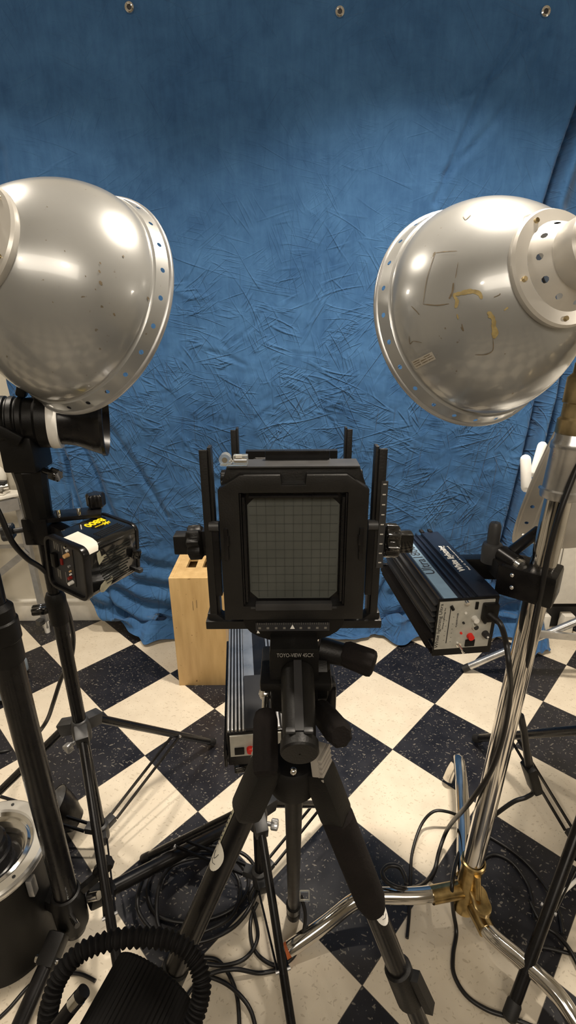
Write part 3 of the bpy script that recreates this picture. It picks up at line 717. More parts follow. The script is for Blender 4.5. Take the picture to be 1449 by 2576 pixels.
TP = lambda x, y, rx, ux: mat4(XD(rx), XD(ux), XD((0, 0, 1)), LB(x, y, H/2-.0012))
text('lettering', 'B800', .024, TP(-.021, .092, (0, -1, 0), (1, 0, 0)), 'yellow', bd_, offset=.0008, width=.046)
text('lettering', 'alien bees', .007, TP(-.0025, .086, (0, -1, 0), (1, 0, 0)), 'yellow', bd_, width=.018)
em = MB(MBX); 
for k in range(7):
    a = k*.9; em.bar((-.001, .104, H/2-.001), (-.001+.007*math.cos(a), .104+.010*math.sin(a), H/2-.001), .0022, .0008)
em.build('emblem', 'yellow', bd_)
tp = MB(MBX); zz = H/2-.0006
prof = [(-.014, zz), (.03, zz), (.0455, zz-.0015), (.0525, zz-.007), (.0553, zz-.0145)]
vs_ = []
for i, (x, z) in enumerate(prof):
    for y in (.008+.002*(i % 2), .044-.011*i/4*1.2): vs_.append((x, y, z))
tp.add(vs_, [(2*i, 2*i+1, 2*i+3, 2*i+2) for i in range(4)]).build('masking_tape', 'tape', bd_)
rb = MB(MBX)
for k in range(6): rb.tube([(.018+k*.0062, .055, H/2-.0012-(.0 if k < 4 else .0015*(k-3)**2)), (.018+k*.0062, L-.016, H/2-.0012-(.0 if k < 4 else .0015*(k-3)**2))], .0013, 6)
rb.build('vent_ribs', 'blackg', bd_)
rb = MB(MBX)
for k in range(11):
    z = .030-k*.0068; rb.tube([(W/2-.0012, .030+abs(k-5)*.003, z), (W/2-.0012, L-.03+random.uniform(-.008, .01), z+.002)], .0013, 6)
rb.build('vent_ribs', 'blackg', bd_)
def blob(name, par, X, x, pts, mat):
    MB(X).add([(x, y, z) for y, z in pts], [tuple(range(len(pts)))]).build(name, mat, par, smooth=0)
blob('torn_label', bd_, MBX, W/2-.0008, [(.026, .040), (.034, .043), (.037, .028), (.047, .030), (.050, .024), (.038, .018), (.030, .012), (.027, .024)], 'torn')
blob('torn_label', bd_, MBX, W/2-.0008, [(.030, -.034), (.040, -.029), (.052, -.031), (.058, -.027), (.063, -.031), (.056, -.044), (.046, -.050), (.036, -.054), (.028, -.051), (.026, -.042)], 'torn')
MB(MBX).bar((W/2, L-.02, .0), (W/2+.012, L-.005, -.004), .014, .02).build('latch', 'blackg', t, bevel=.004)
MB(MBX).box((W/2+.002, L-.004, -.047), (.018, .012, .010)).build('latch', 'dgrey', t, bevel=.003)
# clamp between that strobe and the pole
t = thing('clamp', 'black clamp with steel bolts joining the boxy strobe to the thin left stand', 'clamp', (-.523, .95, .98))
m = MB(); m.box((-.523, .95, .985), (.052, .052, .058)); cb = m.build('jaw', 'blackm', t, bevel=.003)
MB().bar((-.515, .952, 1.008), (-.405, .985, 1.008), .052, .010).build('plate', 'blackm', t, bevel=.002)
MB().bar((-.505, .953, .985), (-.462, .945, .965), .03, .03).build('arm', 'blackm', t, bevel=.003)
for p in ((-.478, .945, 1.012), (-.440, .955, 1.012)): MB().cyl(p, Vector(p)+Vector((0, 0, .016)), .0045, n=12).build('bolt', 'bright', t)
MB().cyl((-.548, .945, .985), (-.577, .937, .983), .006).knob((-.575, .9375, .983), (-.597, .932, .982), .020, 4, .3).build('wing_knob', 'dgrey', cb)
MB().knob((-.42, 1.0, 1.014), (-.42, 1.0, 1.045), .021, 5, .25).build('knob', 'blackm', t)
# ------------------------------------------------------------------ long strobe on the chrome stand
MUX = Matrix.Translation((.3279, .7694, .8547)) @ Euler((.0197, .0045, .1056), 'XYZ').to_matrix().to_4x4()
W, L, H = .1152, .2874, .1235
t = thing('strobe_head', 'long black strobe with pale blue label strip and grey control panel, on the chrome stand', 'strobe', mat=MUX)
LBu = lambda x, y, z: MUX @ Vector((x, y, z)); XDu = lambda v: (MUX.to_3x3() @ Vector(v)).normalized()
cs = MB(MUX); cs.box((.002, L/2+.004, 0), (W-.010, L-.008, H-.008)); case = cs.build('case', 'blackb', t, bevel=.002)
MB(MUX).box((.019+.018, L/2, H/2-.001), (.042, L, .008)).build('top_rail', 'blackb', t, bevel=.002)
MB(MUX).box((-.033, L/2, H/2-.003), (.026, L-.004, .004)).build('label_strip', 'strip', t)
for x in (-.0525, -.0185, -.0085, .0040): MB(MUX).box((x, L/2, H/2-.003), (.0035, L, .008)).build('top_fin', 'blackb', t, bevel=.001)
fn = MB(MUX)
for z, e in ((.046, .008), (.034, .012), (.022, .009), (.010, .014), (-.002, .009), (-.012, .007)): fn.box((-W/2+.006-e/2, L/2+.004, z), (e+.004, L-.004, .0035))
fn.build('side_fins', 'dgrey', t, bevel=.001)
fl = MB(MUX); fl.box((-W/2-.004, L/2+.008, -.022), (.018, L+.01, .006)); fl.box((-W/2-.0105, L/2+.008, -.030), (.004, L+.01, .018)); fl.box((-W/2-.006, L/2+.004, -.044), (.010, L+.004, .004)); fl.box((-W/2+.002, L/2, -.056), (.008, L, .004))
fl.build('side_fins', 'foam', t, bevel=.001)
for x, z in ((-.062, .045), (-.066, -.02), (.02, .064), (.04, .064)): MB(MUX).box((x, L+.004, z), (.008, .016, .006)).build('latch', 'black', t, bevel=.001)
for x in (-.02, .022): MB(MUX).box((x, .02, -H/2-.003), (.014, .02, .012)).build('foot', 'black', t, bevel=.002)
FU = boxface(W, H); KW = dict(Fn=FU, X=MUX)
pn = plate(.0, .0, 1., 1., .004, 'black', 'end_plate', par=t, y0=.002, bevel=.001, **KW)
pl = plate(.015, .035, .925, .865, .003, 'panel', 'control_panel', par=t, y0=-.001, **KW)
def pu(u0, v0, u1, v1, d, mat, nm, bevel=0.): return plate(u0, v0, u1, v1, d, mat, nm, par=pl, y0=-.0035, bevel=bevel, **KW)
def su(u, v, r, d, mat, nm='button'): return stud(u, v, r, d, mat, nm, par=pl, Fn=FU, LBn=LBu, y0=-.003)
pu(.195, .10, .207, .76, .0012, 'ink', 'slider_slot'); MB(MUX).bar((W*(.2-.5), -.005, H*(.5-.10)), (W*(.235-.5), -.008, H*(.5-.16)), .005, .004).build('slider_knob', 'black', pl)
pu(.60, .06, .645, .18, .003, 'black', 'slide_switch'); pu(.715, .07, .955, .37, .014, 'black', 'power_plug', bevel=.004)
su(.445, .06, .0046, .008, 'bright'); su(.46, .24, .0026, .003, 'whitep', 'lamp_dot'); su(.62, .345, .0062, .011, 'whitep'); su(.645, .485, .0064, .007, 'bright', 'jack'); su(.645, .49, .0045, .0078, 'ink', 'jack_hole')
su(.59, .655, .0066, .009, 'red'); su(.845, .63, .0068, .011, 'ink', 'knob'); su(.85, .64, .0022, .0125, 'whitep', 'pointer'); su(.445, .41, .0024, .004, 'ink', 'lamp_dot'); su(.43, .59, .0024, .004, 'red', 'lamp_dot'); su(.80, .42, .003, .005, 'ink', 'lamp_dot')
pu(.525, .72, .685, .84, .003, 'black', 'rocker_switch', .001)
x, z = FU(.415, .80); MB().cyl(LBu(x, -.003, z), LBu(x, -.007, z), .0052, n=12).cyl(LBu(x, -.006, z), LBu(x+.005, -.02, z-.008), .0018, .0026, 10).build('toggle', 'bright', pl)
PN = lambda u, v, rx, ux: mat4(XDu(rx), XDu(ux), XDu((0, -1, 0)), LBu(FU(u, v)[0], -.0042, FU(u, v)[1]))
text('lettering', 'White lightning Ultra', .009, PN(.045, .45, (0, 0, 1), (-1, 0, 0)), 'ink', pl, width=.096)
text('lettering', 'White Lightning, Inc', .0042, PN(.11, .32, (0, 0, 1), (-1, 0, 0)), 'ink', pl, width=.046)
text('lettering', 'FLASHPOWER', .0042, PN(.335, .36, (0, 0, 1), (-1, 0, 0)), 'ink', pl, width=.030)
for u, v in ((.145, .35), (.145, .45), (.145, .54), (.145, .62), (.145, .70), (.26, .30), (.26, .42), (.26, .51), (.26, .58), (.26, .66), (.26, .74)): pu(u, v, u+.02, v+.006, .0006, 'ink', 'panel_print')
for u, v, w_ in ((.39, .20, .03), (.38, .38, .03), (.38, .56, .03), (.52, .44, .03), (.50, .60, .03), (.72, .70, .10), (.72, .74, .10), (.72, .78, .08), (.33, .72, .05), (.35, .76, .05), (.36, .10, .04)): pu(u, v, u+w_, v+.012, .0004, 'greyink', 'panel_print')
TU = lambda x, y, z: mat4(XDu((0, 1, 0)), XDu((-1, 0, 0)), XDu((0, 0, 1)), LBu(x, y, z))
text('lettering', 'Ultra1800', .030, TU(-.0335, .158, H/2-.0008), 'ink', t, width=.128)
text('lettering', 'White lightning', .020, TU(.030, .150, H/2+.0032), 'whitep', t, offset=.0004, width=.118)
text('lettering', 'Paul C. Buff Incorporated', .005, TU(.0465, .150, H/2+.0032), 'whitep', t, width=.11)
# clamp arm on the chrome pole
pc = onp(.932)
t = thing('clamp', 'chunky black clamp with handle gripping the chrome pole beside the long strobe', 'clamp', pc)
R3 = Euler((0, 0, rad(-38))).to_matrix()
m = MB(); m.box(pc+Vector((-.018, .004, 0)), (.100, .074, .062), R3); cb = m.build('jaw', 'blackm', t, bevel=.007)
MB().box(pc+Vector((.026, .030, -.008)), (.030, .040, .060), R3).build('jaw', 'black', t, bevel=.005)
p = pc+Vector((-.046, .012, .030)); MB().cyl(p, p+Vector((0, 0, .004)), .0115, n=24).build('bolt', 'panel', cb)
for px, py in ((1288, 1447), (1287, 1478)): 
    p = V(px, py, .815); MB().sphere(p, .0035, 10).build('screw', 'bright', cb)
MB().bar(pc+Vector((-.03, .045, .006)), LBu(.05, .215, .01), .05, .045).build('arm', 'black', t, bevel=.008)
MB().box(pc+Vector((-.062, .035, .012)), (.03, .05, .035)).build('arm', 'black', t, bevel=.004)
hp = V(1234, 1412, .95); MB().lathe([(.019, 0), (.0195, .03), (.0175, .038), (.012, .040), (.0115, .075), (.0085, .082), (.001, .083)], axis_m(hp, (-.02, 0, 1)), 24).build('lever', 'dgrey', t)
a, b = V(1262, 1392, .93), V(1300, 1418, .90)
MB().cyl(a, b, .0165, n=20).build('tension_knob', 'blackm', t); MB().cyl(b, b+(b-a).normalized()*.012, .013, n=20).build('ring', 'bright', t)
MB().tube([V(1285, 1390, .92), V(1356, 1335, .93)], .011, 14).build('handle', 'blackm', t); 
MB().lathe([(.02, 0), (.024, .004), (.024, .012), (.018, .018)], axis_m(V(1312, 1425, .92)-Vector((0, 0, .02)), (0, 0, 1)), 24).build('stud', 'bright', t)
# ------------------------------------------------------------------ silver ribbed strobe on the low stand
MLX = Matrix.Translation((-.053, .68, .658)) @ Euler((0, 0, rad(5.7))).to_matrix().to_4x4(); W, L, H = .125, .335, .076
t = thing('strobe_head', 'long strobe with silver ribbed top lying below the view camera', 'strobe', mat=MLX)
MB(MLX).box((0, L/2, 0), (W-.004, L, H)).build('case', 'blackm', t, bevel=.003)
rb = MB(MLX)
for k in range(5): rb.box((-.0575+.0068*k, L/2, H/2+.001), (.0038, L-.006, .008))
rb.box((-.0165, L/2, H/2), (.022, L-.006, .005))
rb.build('silver_ribs', 'aband', t, bevel=.001)
rb = MB(MLX)
for k in range(4): rb.box((.026+.0078*k, L/2, H/2+.001), (.0045, L-.006, .008))
rb.build('silver_ribs', 'aband', t, bevel=.001)
MB(MLX).box((-.004, .075, H/2+.002), (.046, .145, .008)).build('black_cover', 'ink', t, bevel=.002)
MB(MLX).box((-W/2-.002, L/2, -.02), (.006, L, .04)).build('side_rail', 'blackm', t, bevel=.001)
FL_ = boxface(W, H); pl = plate(.06, .06, .80, .68, .003, 'panel', 'control_panel', par=t, Fn=FL_, X=MLX, y0=0)
LBl = lambda x, y, z: MLX @ Vector((x, y, z))
plate(.12, .40, .26, .60, .003, 'black', 'rocker_switch', par=pl, Fn=FL_, X=MLX, y0=-.003, bevel=.001)
for u, v, r, d, mt, nm in ((.345, .47, .0068, .009, 'red', 'button'), (.52, .47, .0064, .006, 'bright', 'jack'), (.52, .47, .0045, .007, 'ink', 'jack_hole'), (.68, .44, .0065, .010, 'whitep', 'button'), (.42, .22, .0024, .004, 'red', 'lamp_dot'), (.60, .2, .0024, .004, 'ink', 'lamp_dot'), (.60, .58, .0024, .004, 'ink', 'lamp_dot')):
    stud(u, v, r, d, mt, nm, par=pl, Fn=FL_, LBn=LBl, y0=-.002)
MB(MLX).box((.02, L*.47, -H/2-.012), (.05, .06, .03)).build('mount', 'black', t, bevel=.004)
# ------------------------------------------------------------------ view camera
YR = .490                                                   # plane of the rear face
t = thing('view_camera', 'black large-format view camera with ground glass and tall uprights, on the tripod', 'camera', (.006, .50, 1.03))
XC = .006
RX = lambda y: Matrix(((1, 0, 0, XC), (0, 0, -1, y), (0, 1, 0, 0), (0, 0, 0, 1)))     # local x, z ; depth towards the viewer
Z0, Z1 = 1.052, 1.2285; HW = .081
def cut(pts): return pts
outer = [(-HW, Z0), (-.058, Z0), (0, Z0), (.058, Z0), (HW, Z0), (HW, 1.13), (HW, 1.212), (.057, Z1), (.014, Z1), (.0125, 1.2175), (-.0125, 1.2175), (-.014, Z1), (-.057, Z1), (-HW, 1.212), (-HW, 1.13)]
iw = .0585; za, zb = 1.070, 1.209
inner = [(-iw, za), (-.04, za), (0, za), (.04, za), (iw, za), (iw, 1.13), (iw, zb), (.042, zb), (.014, zb), (.0125, zb-.0002), (-.0125, zb-.0002), (-.014, zb), (-.042, zb), (-iw, zb), (-iw, 1.13)]
back = MB().frame(outer, inner, RX(YR), 0, -.014).build('back_frame', 'cam', t, bevel=.0022, smooth=30)
gz0, gz1, gw = 1.0757, 1.2015, .0508; ch = .009
oct_ = [(-gw+ch, gz0), (gw-ch, gz0), (gw, gz0+ch), (gw, gz1-ch), (gw-ch, gz1), (-gw+ch, gz1), (-gw, gz1-ch), (-gw, gz0+ch)]
rect8 = [(-iw+.0, za), (iw, za), (iw, za+.02), (iw, zb-.02), (iw, zb), (-iw, zb), (-iw, zb-.02), (-iw, za+.02)]
ggf = MB().frame(rect8, oct_, RX(YR+.006), -.004, -.008).build('glass_holder', 'blackm', t, smooth=30)
gl = MB().prism(oct_, RX(YR+.008), -.001, -.004).build('ground_glass', 'gg', t, smooth=0)
gm = MB(); A = RX(YR+.0088)
for k in range(1, 10): x = -gw+2*gw*k/10; gm.box((XC+x, YR+.0087, (gz0+gz1)/2), (.0005 if k != 5 else .0007, .0004, gz1-gz0-.004))
for k in range(1, 12): z = gz0+(gz1-gz0)*k/12; gm.box((XC, YR+.0087, z), (2*gw-.004, .0004, .0005))
gm.build('grid_lines', 'gridline', gl, smooth=0)
hl = MB()
for s in (-1, 1): hl.box((XC+s*.0540, YR+.003, 1.14), (.003, .006, .128)); hl.box((XC+s*.0572, YR+.004, 1.14), (.0018, .006, .136))
hl.box((XC, YR+.002, 1.2048), (.096, .006, .0025)); hl.build('holder_rails', 'blackm', t, bevel=.0006)
MB().box((XC, YR+.001, 1.0705), (.089, .008, .009)).build('spring_bar', 'dgrey', t, bevel=.001)
for s in (-1, 1): MB().box((XC+s*.0470, YR+.001, 1.0685), (.006, .004, .0025)).build('spring_clip', 'dgrey', t)
for s in (-1, 1): MB().box((XC+s*.0745, YR-.0015, 1.150), (.0045, .004, .038)).box((XC+s*.0725, YR-.002, 1.155), (.003, .004, .012)).build('slide_catch', 'blackm', t, bevel=.0008)
bk = MB(); bk.prism([(-.079, 1.056), (.079, 1.056), (.079, 1.214), (.0715, 1.2345), (-.0715, 1.2345), (-.079, 1.214)], RX(.515), -.018, .0115)
body = bk.build('rear_body', 'cam', t, bevel=.0018)
MB().box((XC, .514, 1.2352), (.142, .032, .0016)).build('top_plate', 'dgrey', body)
MB().box((XC+.005, .530, 1.2405), (.072, .006, .011)).build('bellows_catch', 'blackm', t, bevel=.001)
MB().box((XC, .500, 1.212), (.024, .012, .003)).build('lock_tab', 'dgrey', t, bevel=.0008)
# spirit level
lv = MB(); lv.box((-.0575, .503, 1.2375), (.029, .012, .002)); lv.box((-.050, .503, 1.243), (.0155, .010, .0095)); lvo = lv.build('spirit_level', 'clear', t, bevel=.0008, label='clear acrylic spirit level')
MB().cyl((-.0665, .4975, 1.2435), (-.0665, .508, 1.2435), .0062, n=24).build('round_vial', 'clear', lvo)
MB().cyl((-.0665, .497, 1.2435), (-.0665, .499, 1.2435), .003, n=16).build('bubble', 'bright', lvo)
MB().cyl((-.0565, .5, 1.2425), (-.0435, .5, 1.2425), .0028, n=14).build('tube_vial', 'bright', lvo)
MB().box((-.0515, .4985, 1.247), (.0065, .002, .0032)).box((-.0595, .4975, 1.2425), (.001, .001, .005)).box((-.0595, .4975, 1.2425), (.0045, .001, .001)).build('vial_marks', 'mark', lvo)
# bellows
bl = MB(); N = 16
prof = []
for k in range(N+1):
    q = k/N; h = .537+.165*q; s = .072-.014*q+(.004 if k % 2 else -.004)
    prof.append([Vector((XC+a*s, h, 1.145+b*s-.010*q)) for a, b in ((-1, -.85), (-.85, -1), (.85, -1), (1, -.85), (1, .85), (.85, 1), (-.85, 1), (-1, .85))])
vs_ = [p for r in prof for p in r]; bl.add(vs_, [(i*8+j, i*8+(j+1) % 8, (i+1)*8+(j+1) % 8, (i+1)*8+j) for i in range(N) for j in range(8)])
bl.build('bellows', 'black', t, smooth=0)
# uprights, knobs and base of both standards
def upright(s, y, xh, z0, z1, w=.0125, dpt=.0105):
    m = MB(); x = XC+s*xh
    m.box((x, y-dpt/2+.001, (z0+z1)/2), (w*.62, .004, z1-z0)); m.box((x-s*w*.42, y+dpt*.28, (z0+z1)/2+.002), (w*.28, dpt*1.1, z1-z0)); 
    return m.build('upright', 'cam', t, bevel=.0008)
for s in (-1, 1):
    u = upright(s, .512, .0965, 1.037, 1.2525, .014, .013); upright(s, .712, .0858, 1.03, 1.236, .0125, .012)
    MB().box((XC+s*.0885, .512, 1.118), (.008, .014, .085)).build('standard_arm', 'blackm', t, bevel=.001)
    MB().cyl((XC+s*.084, .506, 1.165), (XC+s*.095, .506, 1.165), .006, n=16).build('pivot', 'dgrey', t)
    k0 = XC+s*.104; nm = 'blackg' if s > 0 else 'black'
    ko = MB().knob((k0, .512, 1.1435), (k0+s*.017, .512, 1.1425), .0205, 9, .2).build('knob', nm, t, smooth=50)
    MB().box((k0+s*.0245, .512, 1.1425), (.0165, .019, .023)).build('inner_knob', nm, ko, bevel=.002)
    MB().box((XC+s*.0955, .512, 1.143), (.018, .010, .03)).build('knob_shaft', 'blackm', ko)
    MB().box((XC+s*.083, .705, 1.14), (.01, .016, .06)).build('standard_arm', 'blackm', t, bevel=.001)
    MB().knob((XC+s*.095, .712, 1.16), (XC+s*.108, .712, 1.16), .014, 9, .2).build('knob', 'blackm', t)
sc_m = MB(); sc_m.box((XC+.0995, .5035, 1.165), (.0075, .0012, .105)); sc = sc_m.build('rise_scale', 'dgrey', t)
for k in range(9): MB().box((XC+.0995, .5027, 1.214-k*.0118), (.0035, .0008, .0012)).build('scale_mark', 'mark', sc)
bs = MB(); bs.box((XC, .512, 1.0385), (.212, .026, .011)); 
for s in (-1, 1): bs.prism([(s*.104, 1.035), (s*.080, 1.035), (s*.080, 1.040), (s*.094, 1.052), (s*.104, 1.052)], RX(.514), -.008, .010)
bs.build('standard_base', 'cam', t, bevel=.0015)
MB().box((XC, .712, 1.034), (.19, .024, .011)).build('standard_base', 'cam', t, bevel=.0015)
fr = [(-.068, 1.075), (.068, 1.075), (.068, 1.205), (-.068, 1.205)]; fi = [(-.03, 1.11), (.03, 1.11), (.03, 1.17), (-.03, 1.17)]
MB().frame(fr, fi, RX(.708), -.006, .006).build('lens_board_frame', 'black', t)
MB().lathe([(.032, 0), (.032, .03), (.027, .034), (.027, .05), (.022, .05), (.001, .04)], axis_m((XC, .714, 1.14), (0, 1, 0)), 32).build('lens', 'blackg', t)
half = [(-.060, 1.056)]+[(.060*math.cos(rad(a)), 1.047+.030*math.sin(rad(a))) for a in range(180, 361, 15)]+[(.060, 1.056)]
tp = MB().prism(half, RX(.5), -.003, .006).build('swing_plate', 'black', t, bevel=.001)
sp = MB().box((XC-.0015, .4925, 1.0405), (.088, .001, .011)).build('swing_scale', 'ink', t)
for k in range(9):
    if k == 4: continue
    MB().box((XC-.0015+(k-4)*.0098, .4918, 1.0392), (.003, .0006, .0025)).build('scale_mark', 'greyink', sp)
tk = MB()
for k in range(33): tk.box((XC-.0015+(k-16)*.0026, .4918, 1.0452), (.0004, .0005, .0022 if k % 4 else .0034))
tk.build('tick_marks', 'greyink', sp)
MB().add([(XC-.0045, .4915, 1.0382), (XC+.0012, .4915, 1.0382), (XC-.0016, .4915, 1.0442)], [(0, 1, 2)]).build('index_triangle', 'whitep', sp, smooth=0)
MB().add([(XC-.0445, .4918, 1.0322), (XC-.0405, .4918, 1.0322), (XC-.043, .4918, 1.0362)], [(0, 1, 2)]).build('index_triangle', 'whitep', sp, smooth=0)
mr = MB(); mr.box((XC, .64, 1.0), (.034, .33, .036)); mr.build('monorail', 'blackm', t, bevel=.004)
rb = MB(); rb.prism([(-.0285, .985), (.0285, .985), (.0285, 1.024), (.0275, 1.030), (-.0275, 1.030), (-.0285, 1.024)], RX(.475), -.03, .012); blk = rb.build('rail_block', 'black', t, bevel=.001)
text('lettering', 'TOYO-VIEW 45CX', .006, mat4(Vector((1, 0, 0)), Vector((0, .5, .87)), Vector((0, -.87, .5)), Vector((XC+.001, .4618, 1.0225))), 'greyink', blk, width=.042)
MB().tube(spline([(.018, .4625, 1.010), (.0185, .460, .998), (.0215, .4555, .990)], 4), .0018, 8).build('level_wire', 'gold', blk)
# ------------------------------------------------------------------ tripod with three-way head
t = thing('tripod', 'black photographic tripod with foam leg cover and grey ridged leg locks carrying the view camera', 'tripod', (.012, .42, 0))
hd = MB(); hd.box((XC+.002, .495, .980), (.085, .075, .012)); hd.box((XC, .50, .955), (.058, .06, .045)); hd.lathe([(.034, -.02), (.036, .01), (.033, .02)], axis_m((XC, .515, .938), (0, -.35, 1)), 28)
head = hd.build('head', 'black', t, bevel=.004)
MB().lathe([(.03, -.012), (.034, -.01), (.034, .006), (.028, .01), (.001, .01)], axis_m((XC+.002, .505, .965), (1, 0, 0))@Matrix.Translation((0, 0, .032)), 28).build('pan_disc', 'black', head)
MB().box((.052, .505, .935), (.012, .055, .050)).build('bracket', 'blackm', head, bevel=.003)
MB().bar(V(800, 1730, .60), V(842, 1712, .60), .014, .008).build('lever', 'dgrey', head, bevel=.002)
def grip(p0, p1, r, mat='foam', taper=1.):
    p0, p1 = Vector(p0), Vector(p1); A = axis_m(p0, p1-p0); Ln = (p1-p0).length; b = MB(); n = 40; vs_ = []
    prof = [(.55, 0), (.82, .05), (1., .18), (1.*taper, .86), (.92*taper, .96), (.7*taper, 1.)]
    for k, h in prof:
        for j in range(n):
            a = 2*PI*j/n; q = r*k*(1-.09*(.5+.5*math.cos(8*a))); vs_.append(A @ Vector((q*math.cos(a), q*math.sin(a), h*Ln)))
    m = len(prof); b.add(vs_, [(i*n+j, i*n+(j+1) % n, (i+1)*n+(j+1) % n, (i+1)*n+j) for i in range(m-1) for j in range(n)]+[tuple(reversed(range(n))), tuple(range((m-1)*n, m*n))])
    return b
a, b = V(668, 1745, .60), V(667, 1798, .575)
rod = MB(); rod.cyl(a, b, .0042, n=16); rod.sphere(a, .0085, 16); ro = rod.build('handle_rod', 'bright', t)
grip(V(668, 1785, .578), V(668, 1952, .535), .0152, 'foam').build('pan_handle', 'foam', t)
gs = MB(); gs.cyl(V(800, 1632, .60), V(868, 1648, .60), .0155, .014, 24); gs.build('handle_socket', 'black', t)
grip(V(858, 1640, .60), V(942, 1672, .585), .0165, 'foam', 1.05).build('side_handle', 'foam', t)
MB().cyl(V(790, 1782, .60), V(812, 1792, .595), .0038, n=12).sphere(V(790, 1780, .60), .0065, 14).build('handle_rod', 'bright', t)
grip(V(803, 1782, .595), V(858, 1852, .50), .0148, 'foam').build('tilt_handle', 'foam', t)
ca, cb_ = V(748, 1690, .565), V(754, 1893, .485)
cd_ = (cb_-ca).normalized()
MB().cyl(ca, cb_, .0195, .0170, 36).build('column', 'black', t)
rg = Vector((0, 0, 1))-cd_*cd_.z; rg.normalize(); MB().bar(ca+rg*.0190, cb_-cd_*.012+rg*.0168, .009, .005).build('column_ridge', 'ink', t)
cap = MB().lathe([(.017, -.012), (.0198, -.01), (.0198, .0), (.0182, .002), (.001, .002)], axis_m(cb_, cd_), 40).build('end_cap', 'black', t)
for s in (-1, 1): MB().box(cb_-cd_*.012+rg*.019+Vector((s*.009, 0, 0)), (.010, .007, .004)).build('lock_tab', 'dgrey', cap, bevel=.002)
SP = WY(737, 1928, .435)
m = MB(); m.lathe([(.024, -.03), (.029, -.026), (.031, .006), (.027, .014), (.001, .014)], axis_m(SP, (0, 0, 1)), 30); spd = m.build('spider', 'black', t)
MB().sphere(WY(738, 1940, .398), .0042, 12).build('screw', 'bright', spd)
feet = {'rear': FL(738, 2300, .01), 'left': FL(53, 3300, .01), 'right': FL(1347, 3300, .01)}
tops = {'rear': WY(739, 1925, .47), 'left': WY(664, 1938, .42), 'right': WY(806, 1948, .42)}
